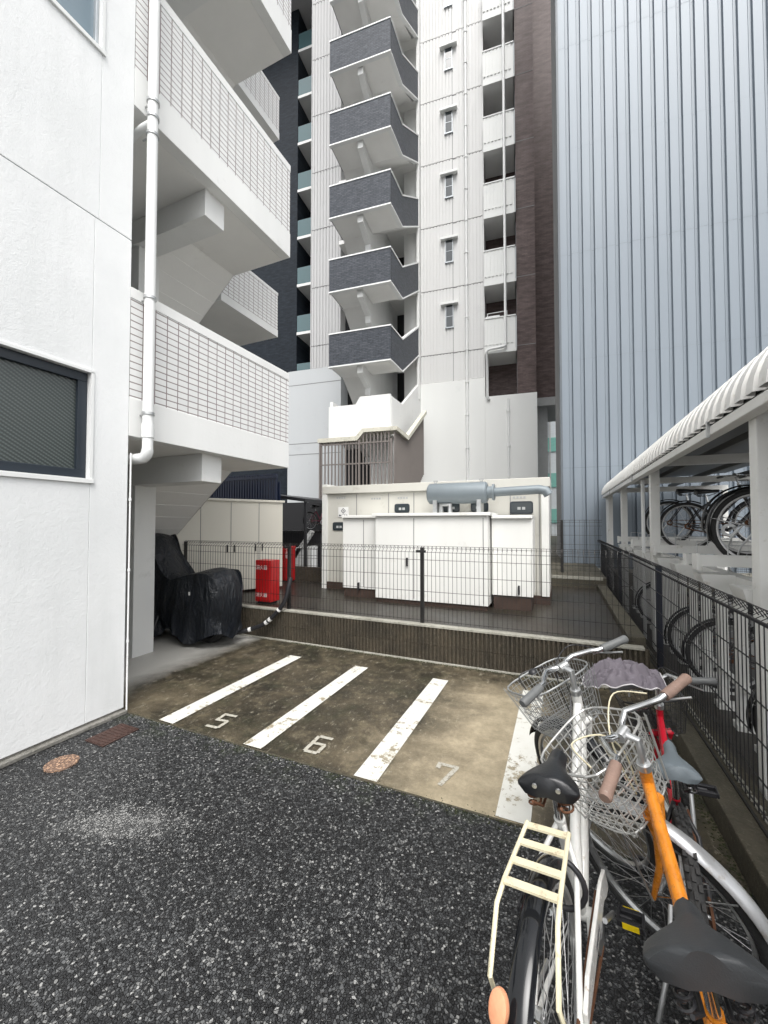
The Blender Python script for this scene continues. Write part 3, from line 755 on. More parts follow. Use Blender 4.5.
# warning plate with diamond mark
pl = MB().box(.26, .47, -.012, -.004, 1.30, 1.48).build('notice_plate', M['text_white'], Q)
m = MB(); cx, cz = .365, 1.41
for r0, r1 in ((.05, .037),):
    o_ = [(cx, cz+r0), (cx+r0, cz), (cx, cz-r0), (cx-r0, cz)]; i_ = [(cx, cz+r1), (cx+r1, cz), (cx, cz-r1), (cx-r1, cz)]
    for k in range(4): m.prism([o_[k], o_[(k+1) % 4], i_[(k+1) % 4], i_[k]], 'y', -.0145, -.012)
m.prism([(cx-.014,cz),(cx,cz-.014),(cx+.014,cz),(cx,cz+.014)], 'y', -.0145, -.012)
for k in range(4): m.box(.28+k*.046, .31+k*.046, -.0145, -.012, 1.315, 1.34)
m.build('lettering', M['text_dark'], pl)
m = MB()
for x0, z in ((.22, 1.63), (.92, 1.60), (1.42, 1.60), (1.95, 1.60), (3.30, 1.56)):
    for k in range(4): m.box(x0+k*.05, x0+.03+k*.05, -.006, -.003, z, z+.03)
m.build('lettering', M['text_dark'] if False else M['groove'], Q)

def gbox(name, label, x0, x1, y0, y1, z0, z1, doors, lid=True, handle=None):
    t = thing(name, label, 'electrical cabinet', (x0, y0, .41))
    w, d = x1-x0, y1-y0; zb, zt = z0-.41, z1-.41
    MB().box(0, w, 0, d, zb, zt).build('body', M['cab_white'], t, bevel=.006)
    MB().box(-.04 if lid else 0, w+.04 if lid else w, -.05, d, zt+.001, zt+.045).build('lid', M['cab_white'], t, bevel=.006)
    MB().box(.02, w-.02, .02, d, 0, zb).build('plinth', M['curb_brown'], t)
    for x in doors: MB().box(x-.005, x+.005, -.004, .002, zb+.03, zt-.03).build('door_joint', M['joint'], t)
    for hx, hz in (handle or []):
        MB().box(hx-.012, hx+.012, -.035, -.001, hz-.06, hz+.06).build('handle', M['black'], t)
    return t
gbox('generator_cabinet', 'large white generator cabinet behind the mesh fence, under the blue grey silencer', -2.58, -.90, 5.55, 6.28, .47, 1.70, (.62, 1.62), True, [(.52, .62)])
gbox('generator_cabinet', 'smaller white cabinet attached to the left end of the generator cabinet', -3.26, -2.60, 5.75, 6.28, .55, 1.68, (.38,), False, [(.30, .18)])
gbox('generator_cabinet', 'white cabinet attached to the right end of the generator cabinet', -.88, -.34, 5.75, 6.28, .60, 1.66, (), False, [(.36, .28)])
# silencer
m = MB(); pr = [(-.45,.0),(-.45,.13),(-.43,.155),(-.40,.16),(.40,.16),(.43,.155),(.45,.13),(.45,0)]
for r0 in range(1):
    P = [[(x, r*math.cos(a), r*math.sin(a)) for x, r in pr] for a in [2*PI*k/28 for k in range(28)]]
    m.grid(P, closed_u=True)
t = thing('silencer', 'blue grey cylindrical exhaust silencer lying on top of the generator cabinet', 'exhaust silencer', (-1.42, 6.0, 2.05))
m.build('drum', M['muffler'], t, smooth=35)
m = MB(); m.tube([(.45,0,0),(.52,0,0)], .09, 16); m.tube([(.52,0,0),(.55,0,0)], .12, 16); m.tube([(.55,0,0),(1.15,0,.02),(1.24,0,.0),(1.28,0,-.06)], .065, 14); m.build('outlet_pipe', M['muffler'], t, smooth=40)
m = MB()
for x in (-.32, .34): m.box(x-.03, x+.03, -.12, .12, -.30, -.10)
for x in (-.34, .36): m.tube([(x, 0, .15), (x-.03, 0, .20), (x+.03, 0, .20), (x, 0, .15)], .010, 6)
m.build('bracket', M['galv'], t)
m = MB(); m.tube([(-.24, -.05, -.30), (-.24, -.05, -.17), (-.1, -.05, -.17), (-.1, -.05, -.30)], .04, 10); m.build('valve', M['alloy'], t, smooth=40)

# storage lockers
L = thing('storage_locker', 'cream steel storage lockers behind the fence beside the stair', 'locker', (-5.4, 4.66, .41), (0,0,R(60.6)))
MB().box(-.4, 1.52, 0, .7, .04, 1.56).build('body', M['locker'], L, bevel=.005)
MB().box(-.43, 1.55, -.03, .73, 1.56, 1.60).build('roof', M['locker'], L, bevel=.005)
m = MB()
for x in (.12, .60, 1.08): m.box(x-.004, x+.004, -.004, .002, .06, 1.54)
m.build('door_joint', M['joint'], L)
for x in (.54, .66, 1.02, 1.14): MB().box(x-.008, x+.008, -.022, -.001, .70, .82).build('handle', M['black'], L)

# red extinguisher boxes
def redbox(loc, w, h, label, txts, rz=0):
    t = thing('extinguisher_box', label, 'fire extinguisher box', loc, (0,0,rz), 'red fire extinguisher boxes behind the mesh fence')
    MB().box(-w/2, w/2, 0, .2, .03, h).build('body', M['red_box'], t, bevel=.01)
    MB().box(-w/2+.03, w/2-.03, .02, .18, 0, .03).build('foot', M['black'], t)
    MB().box(-w/2+.015, w/2-.015, -.006, .001, .06, h-.03).build('door', M['red_box'], t, bevel=.004)
    for s, size, dx, dz, vert in txts:
        tm = text_mesh(s, size)
        tm.fn(lambda p: Vector((p.x+dx, -.0085-p.z*.5, p.y+dz)))
        tm.build('lettering', M['text_white'], t)
    return t
redbox((-4.02, 4.72, .41), .29, .64, 'wide low red extinguisher box right of the covered motorcycle', [('消火器', .07, -.02, .53, 0), ('消火器', .07, -.02, .13, 0)])
redbox((-5.02, 6.6, .41), .13, .72, 'tall narrow red extinguisher box, right one of the pair by the lockers', [('消\n火\n器', .085, 0, .60, 0)])
redbox((-5.20, 6.6, .41), .13, .70, 'tall narrow red extinguisher box touching the end of the lockers', [])

# black slatted screen and bicycle shelter in the background at left
t = thing('louvre_fence', 'tall black vertical slat screen behind the cream lockers', 'fence', (-9.2, 8.0, .41))
m = MB(); x = 0
while x < 2.75: m.box(x, x+.045, 0, .06, 0, 2.42); x += .085
m.build('slat_panel', M['navy_metal'], t)
for zz in (.3, 2.3): MB().box(0, 2.8, -.02, .0, zz, zz+.06).build('rail', M['navy_metal'], t)
MB().box(0, 2.6, .35, .4, 0, 2.25).build('back_panel', M['navy_metal'], t)
t = thing('bicycle_shelter', 'dark flat roofed bicycle shelter against the grey tower base', 'shelter', (-7.4, 9.0, .41))
MB().prism([(-.4, 2.06), (1.55, 1.80), (1.55, 1.72), (-.4, 1.98)], 'y', -.6, 3.5).build('roof', M['black'], t)
for x, y in ((1.50, -.5), (1.50, 3.2), (-.2, 3.2)): MB().box(x-.03, x+.03, y-.03, y+.03, 0, 1.73).build('post', M['black'], t)
MB().box(-.4, 1.5, .2, 1.9, .92, .97).box(-.4, 1.5, .2, .26, .0, .97).build('rack_deck', M['black'], t)
MB().box(-2.4, 1.5, 3.3, 3.36, 0, 1.15).box(-2.4, .6, 3.3, 3.36, 1.15, 1.95).build('shade_panel', M['dark_void'], t)  # dark panel added so the background under the shelter looks shaded
MB().box(-.4, 1.5, 3.2, 3.25, 0, .95).build('rear_fence', M['black'], t)
t = thing('loading_ramp', 'white slanted cycle ramp beneath the dark shelter roof', 'ramp', (-6.02, 8.6, .41))
MB().prism([(-.35, .35), (.18, 1.0), (.26, .96), (-.25, .27)], 'y', 0, .12).build('channel', M['white'], t)
MB().box(-.32, -.05, 0, .3, 0, .55).box(.12, .22, 0, .3, 0, .6).build('stand', M['white'], t)

# ------------------------------------------------------------------ covered motorcycle
t = thing('covered_motorcycle', 'motorcycle under a black nylon cover beside the white column', 'motorcycle', (-4.85, 4.0, .004))
prof = [(-1.05,.55,.16),(-.95,.80,.24),(-.80,1.05,.30),(-.66,1.28,.33),(-.54,1.45,.31),(-.44,1.46,.28),(-.35,1.40,.26),(-.26,1.27,.26),(-.18,1.12,.27),(-.10,1.00,.28),(.0,.91,.29),(.12,.88,.31),(.20,.90,.33),(.34,.93,.34),(.50,.97,.34),(.64,.99,.33),(.78,.98,.31),(.86,.92,.28),(.92,.80,.24),(.94,.62,.2)]
def lerp_prof(x):
    for a, b in zip(prof[:-1], prof[1:]):
        if a[0] <= x <= b[0]:
            k = (x-a[0])/(b[0]-a[0]); return a[1]+(b[1]-a[1])*k, a[2]+(b[2]-a[2])*k
    return prof[-1][1:]
from mathutils import noise as mnoise
P = []; NX = 110; NA = 72
for i in range(NX+1):
    x = -1.05 + 1.99*i/NX; h, w = lerp_prof(x); row = []
    hem = .10 + .05*math.sin(x*9) + .16*max(0, x-.55) + .35*max(0, .22-abs(x-.02))
    for k in range(NA+1):
        a = PI*k/NA; ca, sa = math.cos(a), math.sin(a)
        yy = -ca; s_ = abs(yy)
        top = h - .10*(s_**3)
        if a < PI*.28 or a > PI*.72:
            q = (a/(PI*.28)) if a < PI*.5 else ((PI-a)/(PI*.28))
            z = hem + (top-hem)*q; y = (1 if a > PI*.5 else -1)*(w*(.90-.06*q))
        else:
            z = top + 0*sa; y = yy*w*1.32*.97
            z = h - .09*(abs(yy)/.64)**2.2
        down = 1 - min(1, max(0, (z-hem)/(h-hem+.01)))
        fold = (1-abs(math.sin(x*13+1.1*math.sin(z*4+x*3)+math.copysign(.8, y)))*1.6)*.7+math.sin(x*23-z*6+y)*.35
        nz = mnoise.noise(Vector((x*3.2, y*4, z*2.2)))*.05 + mnoise.noise(Vector((x*8, y*8, z*5)))*.008
        y2 = y + math.copysign(1, y if abs(y) > .01 else 1)*(fold*.042*down + nz*min(1, abs(y)*5))
        row.append((x + nz*.5 + .015*math.sin(z*14+y*3)*down, y2, z + nz*.5*(1-down)))
    P.append(row)
m = MB().grid(P); 
m.add(P[-1] + [(.955, 0, .10)], [(k, k+1, NA+1) for k in range(NA)])
m.build('cover', M['cover'], t, smooth=80)
m = MB().ring((.55, 0, .28), .245, [(-.035,-.05),(.02,-.045),(.04,0),(.02,.045),(-.035,.05)], 40); m.build('wheel', M['rubber'], t, smooth=60)
m = MB().tube([(-.15,-.22,.34),(-.12,-.34,.12),(-.10,-.40,.0)], .016, 8); m.box(-.14,-.05,-.44,-.36,0,.015); m.build('kickstand', M['black'], t)
MB().box(.62, .645, -.40, -.396, .70, .74).build('emblem', M['text_white'], t)

# chain lock
ctrl = [Vector(p) for p in ((-3.36,4.50,.86),(-3.37,4.47,.74),(-3.41,4.45,.56),(-3.52,4.43,.40),(-3.72,4.40,.22),(-3.95,4.32,.13),(-4.20,4.15,.08),(-4.3,4.1,.10))]
pts = []
for i in range(len(ctrl)-1):
    p0, p1, p2, p3 = ctrl[max(0, i-1)], ctrl[i], ctrl[i+1], ctrl[min(len(ctrl)-1, i+2)]
    for k in range(4):
        t_ = k/4; pts.append(.5*((2*p1)+(-p0+p2)*t_+(2*p0-5*p1+4*p2-p3)*t_*t_+(-p0+3*p1-3*p2+p3)*t_**3))
t = thing('chain_lock', 'thick black sleeved chain lock tying the motorcycle to the fence', 'chain lock', (0,0,0))
MB().tube(pts, .030, 10).build('sleeve', M['black'], t, smooth=50)
m = MB()
for i in (11, 14, 15, 19): m.tube([pts[i].lerp(pts[i+1], .1), pts[i].lerp(pts[i+1], .7)], .0315, 10)
m.build('lettering', M['text_white'], t)
m = MB(); m.tube([pts[-1], pts[-1]+Vector((-.06,-.03,-.02)), pts[-1]+Vector((-.1,.03,-.04)), pts[-1]+Vector((-.04,.06,-.03)), pts[-1]], .012, 8); m.build('shackle', M['chrome'], t, smooth=50)

# ------------------------------------------------------------------ canopy and two-tier rack
K = thing('rack_canopy', 'white ribbed barrel edged canopy over the two tier bicycle rack', 'canopy', (.95, -1.0, .07))
Lc = 11.75
def arcp(off):
    pts = []
    for k in range(9):
        a = PI - PI/2*k/8*.92
        pts.append((.42+(.42+off)*math.cos(a), 2.20+(.36+off)*math.sin(a)*1.0))
    pts.append((2.3, 2.66+off)); return pts
m = MB(); y = 0.0
sect = arcp(0); secto = arcp(.045)
while y < Lc:
    # each rib: wide crest, narrow valley
    P = []
    for (yy, s_) in ((y, sect), (y+.012, secto), (y+.095, secto), (y+.107, sect), (y+.15, sect)):
        P.append([(p[0], yy, p[1]) for p in s_])
    m.grid(P); y += .15
m.build('roof_sheet', M['roof_white'], K, smooth=35)
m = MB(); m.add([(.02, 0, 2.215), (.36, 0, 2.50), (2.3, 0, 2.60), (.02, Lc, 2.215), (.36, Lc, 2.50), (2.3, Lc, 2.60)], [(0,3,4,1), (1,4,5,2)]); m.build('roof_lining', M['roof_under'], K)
m = MB(); m.box(-.030, .05, 0, Lc, 2.115, 2.175); m.build('gutter', M['roof_white'], K, bevel=.006)
for y in (4.3, 7.4, 10.1): MB().box(-.045, -.03, y, y+.03, 2.10, 2.21).build('gutter_clip', M['galv'], K)
for Y in (.4, 2.93, 5.8, 8.35, 10.5):
    y = Y+1.0
    if y < Lc+2:
        y = min(y, Lc-.1)
        MB().box(.06, .155, y-.05, y+.05, -.07, 2.22).build('post', M['rack_white'], K, bevel=.006)
        MB().box(.10, 2.25, y-.04, y+.04, 2.22, 2.32).build('rafter', M['rack_white'], K)
        MB().box(2.15, 2.24, y-.05, y+.05, -.07, 2.22).build('post', M['rack_white'], K, bevel=.006)
m = MB()
for x in (.7, 1.3, 1.9): m.box(x-.03, x+.03, 0, Lc, 2.325, 2.39)
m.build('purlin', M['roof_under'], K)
MB().tube([(.10, 7.5, -.07), (.10, 7.5, 2.12)], .022, 10).build('downpipe', M['pvc'], K, smooth=40)
MB().tube([(.07, Lc-.05, 0), (.07, Lc-.05, 2.12)], .03, 10).build('downpipe', M['pvc'], K, smooth=40)

Rk = thing('bicycle_rack', 'white two tier steel bicycle rack behind the black fence', 'bicycle rack', (1.25, 0, 0))
m = MB(); y = 1.6
UP = []
while y < 9.2: UP.append(y); y += .40
for i, y in enumerate(UP):
    u = MB(); u.box(0, .06, y-.045, y+.045, .02, 1.12); u.box(-.02, .30, y-.06, y+.06, 0, .05)
    u.build('upright', M['rack_white'], Rk)
for i, y in enumerate(UP[::2]):
    dz = .05*(i % 2)
    u = MB(); u.box(-.10-.12*(i % 2), 1.65, y+.02, y+.11, 1.20+dz, 1.215+dz); u.box(-.10-.12*(i % 2), 1.65, y+.015, y+.025, 1.20+dz, 1.29+dz); u.box(-.10-.12*(i % 2), 1.65, y+.105, y+.115, 1.20+dz, 1.29+dz); u.box(-.12-.12*(i % 2), -.10-.12*(i % 2), y+.0, y+.13, 1.17+dz, 1.30+dz)
    u.build('tray', M['rack_white'], Rk)
m = MB(); m.box(.0, .10, 1.5, 9.3, 1.12, 1.18); m.box(1.3, 1.4, 1.5, 9.3, 1.12, 1.18); m.box(.02, .06, 1.5, 9.3, .30, .34)
for y in (2.0, 4.5, 7, 9): m.box(1.3, 1.4, y-.05, y+.05, 0, 1.12)
m.build('beam', M['rack_white'], Rk)
for i, y in enumerate(UP[::2]):
    m = MB(); m.prism([(.0, 1.19), (-.22, 1.19), (-.20, 1.12), (-.10, 1.06), (0, 1.03)], 'y', y-.02, y+.20)
    m.build('curved_fascia', M['rack_white'], Rk)
m = MB()
for i, y in enumerate(UP[::2]): m.tube([(-.02, y+.06, 1.20), (-.02, y+.06, 1.42), (.5, y+.06, 1.42), (.5, y+.06, 1.20)], .006, 6)
m.build('wheel_guide', M['galv'], Rk, smooth=40)

# ------------------------------------------------------------------ bicycles
def rotax(p, O, ax, s):
    return O + Matrix.Rotation(s, 3, ax) @ (p-O)
def wheel(mb_par, name, c, Rw, tmat, rmat, fn=None, spokes=28, tw=.018, knob=False, rimw=.012):
    f = fn or (lambda p: p)
    tr = Rw-tw
    n = 64
    prof = [(tw*math.cos(a), tw*.95*math.sin(a)) for a in [2*PI*k/10 for k in range(10)]]
    ty = MB().ring(c, tr, prof, n)
    if knob:
        for k in range(44):
            a = 2*PI*k/44
            for j, dy in enumerate((-.014, 0, .014)):
                aa = a + (.07 if j == 1 else 0); q = MB().box(tw-.003, tw+.006, dy-.005, dy+.005, -.009, .009)
                q.fn(lambda p: Vector((c[0]+math.cos(aa)*(tr+p.x)-math.sin(aa)*p.z, c[1]+p.y, c[2]+math.sin(aa)*(tr+p.x)+math.cos(aa)*p.z))); ty.add(q.v, q.f)
    w = ty.fn(f).build(name, tmat, mb_par, smooth=60)
    ri = tr-tw*.9
    prof = [(0, -rimw), (.0, rimw), (-.012, rimw*.9), (-.020, 0), (-.012, -rimw*.9)]
    MB().ring(c, ri, prof, n).fn(f).build('rim', rmat, w, smooth=30)
    s = MB(); ro = ri-.015
    for k in range(spokes):
        a = 2*PI*k/spokes; side = 1 if k % 2 else -1; a2 = a + (.9 if (k//2) % 2 else -.9)
        s.tube([(c[0]+math.cos(a2)*.02, c[1]+side*.028, c[2]+math.sin(a2)*.02), (c[0]+math.cos(a)*ro, c[1]+side*.003, c[2]+math.sin(a)*ro)], .0011, 4, cap=False)
    s.fn(f).build('spokes', M['spoke'], w)
    h = MB().tube([(c[0], c[1]-.035, c[2]), (c[0], c[1]+.035, c[2])], .016, 12); h.tube([(c[0], c[1]-.06, c[2]), (c[0], c[1]+.06, c[2])], .006, 8)
    for sd in (-1, 1): h.tube([(c[0], c[1]+sd*.026, c[2]), (c[0], c[1]+sd*.031, c[2])], .024, 14)
    h.fn(f).build('hub', M['alloy'], w, smooth=40)
    return w
def fender(par, c, Rw, mat, a0, a1, fn=None, w=.028, name='mudguard', stays=()):
    f = fn or (lambda p: p); P = []; n = 40
    for i in range(n+1):
        a = a0+(a1-a0)*i/n; row = []
        for k in range(9):
            b = -1.15+2.3*k/8; row.append((c[0]+math.cos(a)*(Rw+.010+.018*math.cos(b)), c[1]+w*math.sin(b), c[2]+math.sin(a)*(Rw+.010+.018*math.cos(b))))
        P.append(row)
    P2 = [[(q[0]+(c[0]-q[0])*.008, q[1]*1.0, q[2]+(c[2]-q[2])*.008) for q in row] for row in P]
    m = MB().grid(P).grid(P2); o = m.fn(f).build(name, mat, par, smooth=50)
    if stays:
        s = MB()
        for a in stays:
            for sd in (-1, 1): s.tube([(c[0], c[1]+sd*.045, c[2]), (c[0]+math.cos(a)*(Rw+.008), c[1]+sd*w*.9, c[2]+math.sin(a)*(Rw+.008))], .0028, 6)
        s.fn(f).build('stay', M['chrome'], o)
    return o
def saddle(par, x, z, mat, L=.27, W=.105, mid=.60, coil=.018, nose=.030, drop=.0, rivets=False, thick=.055, tilt=0):
    n = 26; P = []
    for i in range(n+1):
        k = i/n; xx = x + L*.55 - L*k
        wv = nose + (W-nose)*(1/(1+math.exp(-(k-mid)*11)))
        if k < .05: wv *= math.sqrt(max(.02, 1-((.05-k)/.05)**2))
        if k > .93: wv *= math.sqrt(max(.05, 1-((k-.93)/.078)**2))
        crown = .006 + .012*(k > .3)*math.sin(min(1, (k-.3)/.7)*PI/2) + .0
        row = []
        for j in range(17):
            a = PI*j/16; yy = -math.cos(a)
            zz = z + crown*(1-yy*yy)*1.2 - .016*abs(yy)**3 - (.0 if abs(yy) < .99 else .0)
            row.append((xx, wv*yy*.97, zz + tilt*(xx-x)))
        # skirt
        tk = thick*(.55+.45*k)
        lo = [(xx, wv*.97, z-tk*.6+tilt*(xx-x)), (xx, wv*.80, z-tk+tilt*(xx-x)), (xx, 0, z-tk*.85+tilt*(xx-x)), (xx, -wv*.80, z-tk+tilt*(xx-x)), (xx, -wv*.97, z-tk*.6+tilt*(xx-x))]
        P.append(row+lo)
    m = MB().grid(P, closed_v=True); nv = len(P[0])
    m.f.append(tuple(range(nv))); m.f.append(tuple(range(n*nv, (n+1)*nv))[::-1])
    o = m.build('saddle', mat, par, smooth=50)
    s = MB()
    for sd in (-1, 1):
        s.tube([(x+.12, sd*.008, z-.04), (x+.03, sd*.022, z-.075), (x-.07, sd*.022, z-.08), (x-.11, sd*.04, z-.05)], .0045, 6)
        hx = [(x-.065+coil*math.cos(t_), sd*.045+coil*math.sin(t_), z-.085+.0017*q) for q, t_ in enumerate([k*.5 for k in range(26)])]
        s.tube(hx, .0035, 5)
    s.build('springs', M['rust'] if rivets else M['black'], o, smooth=60)
    if rivets:
        q = MB()
        for sd in (-.035, .035): q.ring((x-L*.438+.006, sd, z-.012), 0, [(0,0),(.0075,0),(.0075,.006),(0,.006)], 14).v
        for sd in (-.033, .033):
            MB().tube([(x-L*.45+.004, sd, z-.010), (x-L*.45-.004, sd, z-.012)], .0070, 12).build('rivet', M['alloy'], o, smooth=40)
    return o
def basket(par, O, ax, s, cx, cz, mat, W=.35, D=.27, H=.22, taper=.74, step=.034, r=.0016, name='basket', lean=.0):
    m = MB()
    def pt(u, v, h):   # u across (-1..1), v depth (0..1), h 0..1
        k = taper+(1-taper)*h
        return Vector((cx + D*(.0+(v)*k) + (1-h)*.02 + lean*h, u*W/2*k, cz+H*h))
    def ringpts(h, n=6):
        c = []
        for (u0, v0, u1, v1) in ((-1,0,1,0), (1,0,1,1), (1,1,-1,1), (-1,1,-1,0)):
            for i in range(n): c.append((u0+(u1-u0)*i/n, v0+(v1-v0)*i/n))
        out = []
        for u, v in c:
            uu, vv = u, (v-.5)*2; q = (abs(uu)**4+abs(vv)**4)**.25; q = max(q, 1e-6); g_ = 1/max(q, 1.0) if q > 1 else 1
            out.append(pt(uu*g_, vv*g_/2+.5, h))
        return out
    m.tube(ringpts(1), .0042, 8, closed=True); m.tube(ringpts(0), .0028, 6, closed=True)
    for h in (.15, .30, .45, .60, .75, .9): m.tube(ringpts(h), r, 4, closed=True)
    n = int(W/step)
    for i in range(n+1):
        u = -1+2*i/n; u *= .93
        m.tube([pt(u, .02, 1), pt(u, .02, 0), pt(u, .98, 0), pt(u, .98, 1)], r, 4)
    n = int(D/step)
    for i in range(n+1):
        v = .06+.88*i/n
        m.tube([pt(-.98, v, 1), pt(-.98, v, 0), pt(.98, v, 0), pt(.98, v, 1)], r, 4)
    return m.fn(lambda p: rotax(p, O, ax, s)).build(name, mat, par)

def bike(name, label, loc, head, lean, steer, wb, zs, xs, zst, dx, w, dz, Rw, rake, sp, group=None, cat='bicycle'):
    B = thing(name, label, cat, (loc[0], loc[1], loc[2] if len(loc) > 2 else 0), (-lean, 0, PI/2-head), group)
    ax = Vector((-math.sin(rake), 0, math.cos(rake))); O = Vector((wb-.05, 0, Rw))
    at = lambda z: O + ax*((z-Rw)/ax.z)
    S = lambda p: rotax(p, O, ax, steer)
    lo = sp.get('low', False); ns = 16 if lo else 32
    rearc, frontc = (0, 0, Rw), (wb, 0, Rw)
    wheel(B, 'wheel', rearc, Rw, sp['tyre'], sp['rim'], None, ns, sp.get('tw', .018), sp.get('knob', False))
    wheel(B, 'wheel', frontc, Rw, sp['tyre'], sp['rim'], S, ns, sp.get('tw', .018), sp.get('knob', False))
    st = at(zst); ht, hb = at(zst-.10), at(zst-.10-sp.get('htl', .13)); bb = Vector((.45, 0, .28 if Rw > .28 else .24))
    seat_top = Vector((xs+.02, 0, zs-.16)); fr = sp.get('ft', .016)
    m = MB()
    m.tube([ht+ax*.0, hb], fr*1.15, 14)
    if sp['style'] == 'city':
        m.tube([ht.lerp(hb, .35), Vector((.50, 0, .52)), Vector((.43, 0, .36))], fr*1.0, 12)
        m.tube([hb, Vector((.60, 0, .40)), bb], fr*1.15, 12)
    elif sp['style'] == 'beam':
        m.tube([ht.lerp(hb, .45), Vector((xs+.10, 0, zs-.245)), Vector((xs+.02, 0, zs-.30))], fr*1.05, 16)
        m.tube([hb, Vector((xs+.12, 0, .40)), bb], fr*1.2, 12)
    else:
        m.tube([hb.lerp(ht, .6), seat_top.lerp(bb, .12)], fr, 10); m.tube([hb, bb], fr*1.15, 10)
    m.tube([bb, seat_top], fr, 12)
    m.tube([bb-Vector((0,.04,0)), bb+Vector((0,.04,0))], .022, 14)
    if sp.get('stay_paint'):
        frame0 = m; m = MB()
    for sd in (-1, 1):
        ra = Vector((0, sd*.055, Rw))
        m.tube([bb+Vector((0, sd*.02, 0)), Vector((.30, sd*.045, .29)), ra], .009, 8)
        m.tube([seat_top+Vector((0, sd*.01, -.02)), seat_top+Vector((-.08, sd*.05, -.08)), ra], .008, 8)
    if sp.get('stay_paint'):
        m.build('rear_stay', sp['stay_paint'], B, smooth=50); m = frame0
    frame = m.build('frame', sp['paint'], B, smooth=50)
    if sp.get('marks'):
        k = MB()
        for i in range(5): k.box(.535+i*.0, .545, -.0232, -.0225, .46-i*.022, .472-i*.022)
    m = MB(); m.tube([seat_top, Vector((xs, 0, zs-.06))], .0125, 12); m.build('seat_post', M['chrome'], B, smooth=50)
    saddle(B, xs, zs, sp['saddle'], **sp.get('sad', {}))
    # fork
    m = MB(); cr = hb - ax*.02; fw = .045
    m.tube([cr+Vector((0,-fw,0)), cr+Vector((0,fw,0))], .017, 10)
    for sd in (-1, 1):
        e = Vector((wb, sd*.052, Rw)); mid = cr.lerp(e, .62) + Vector((-.022, 0, 0))
        m.tube([cr+Vector((0, sd*fw, 0)), cr.lerp(e, .3)+Vector((-.014, sd*.003, 0)), mid, cr.lerp(e, .85)+Vector((-.008,0,0)), e], [.0135, .0135, .012, .010, .008] , 10)
    m.fn(S).build('fork', sp['paint'], B, smooth=50)
    # stem and bars
    m = MB(); fwd = Vector((.045, 0, .015))
    m.tube([ht, st, st+fwd], .0125, 12); m.tube([ht-ax*.005, ht+ax*.018], .021, 16)
    m.tube([st+fwd+Vector((0,-.022,0)), st+fwd+Vector((0,.022,0))], .018, 14)
    m.fn(S).build('stem', M['alloy'], B, smooth=50)
    gl = st+Vector((-dx, w, dz)); gr = st+Vector((-dx, -w, dz)); c0 = st+fwd
    m = MB(); pts = []
    for sd in (-1, 1):
        e = st+Vector((-dx, sd*w, dz)); a_ = [c0, c0+Vector((.02, sd*.04, .006)), c0+Vector((.016, sd*.08, dz*.6)), c0.lerp(e, .6)+Vector((.008, 0, .010)), e+Vector((.018, -sd*.075, .004)), e+Vector((-.004, sd*.018, 0))]
        m.tube(a_, .0112, 12)
    hbO = m.fn(S).build('handlebar', M['chrome'], B, smooth=60)
    for sd in (-1, 1):
        e = st+Vector((-dx, sd*w, dz)); d = (Vector((-.022, sd*.1, -.004))).normalized()
        q = MB(); s0 = e+d*-.055; q.tube([s0, s0+d*.03, s0+d*.085, s0+d*.118, s0+d*.125], [.0165, .0175, .0165, .0180, .014], 14); q.fn(S).build('grip', sp['grip'], hbO, smooth=50)
        if not lo:
            q = MB(); l0 = e+Vector((.03, -sd*.065, -.002)); q.tube([l0, l0+Vector((.035, sd*.0, -.012)), l0+Vector((-.0, sd*.035, -.026)), l0+Vector((-.07, sd*.06, -.028))], .0045, 8)
            q.tube([l0+Vector((.0,0,0)), l0+Vector((.014, -sd*.02, -.004))], .010, 8)
            q.fn(S).build('brake_lever', M['alloy'], hbO, smooth=60)
    if not lo:
        q = MB()
        for sd in (-1, 1):
            l0 = st+Vector((-dx+.09, sd*(w-.03), dz-.01))
            pts = [l0, l0+Vector((.09, -sd*.05, .025)), st+Vector((.11, sd*.03, .02)), st+Vector((.10, -sd*.02, -.07)), hb+Vector((.04, -sd*.01, .02))]
            Pn = []
            for i in range(len(pts)-1):
                for k in range(6):
                    t_ = k/6; p0 = pts[max(0, i-1)]; p1 = pts[i]; p2 = pts[i+1]; p3 = pts[min(len(pts)-1, i+2)]
                    Pn.append(.5*((2*p1)+(-p0+p2)*t_+(2*p0-5*p1+4*p2-p3)*t_*t_+(-p0+3*p1-3*p2+p3)*t_**3))
            Pn.append(pts[-1]); q.tube(Pn, .0028, 6)
        q.fn(S).build('cable', sp.get('cable', M['black']), hbO, smooth=60)
        if sp.get('bell', True):
            be = st+Vector((-dx+.10, w-.10, dz+.028)); q = MB()
            P = [[tuple(be+Vector((.019*math.cos(a)*math.cos(b), .019*math.sin(a)*math.cos(b), .018*math.sin(b)))) for b in [k*PI/2/5 for k in range(6)]] for a in [2*PI*k/16 for k in range(16)]]
            q.grid(P, closed_u=True); q.fn(S).build('bell', M['black'], hbO, smooth=60)
    # drivetrain
    m = MB(); cy = -.052
    m.ring((bb.x, cy, bb.z), .088, [(-.088+.05, -.002), (0, -.002), (0, .002), (-.088+.05, .002)], 40)
    m.tube([(bb.x, cy-.012, bb.z), (bb.x, .06, bb.z)], .009, 8)
    ca = sp.get('crank', .6); r1 = Vector((math.cos(ca), 0, math.sin(ca)))*.165
    m.tube([(bb.x, cy-.016, bb.z), (bb.x+r1.x, cy-.022, bb.z+r1.z)], .0085, 8); m.tube([(bb.x, .062, bb.z), (bb.x-r1.x, .068, bb.z-r1.z)], .0085, 8)
    m.build('crankset', M['alloy'], B, smooth=40)
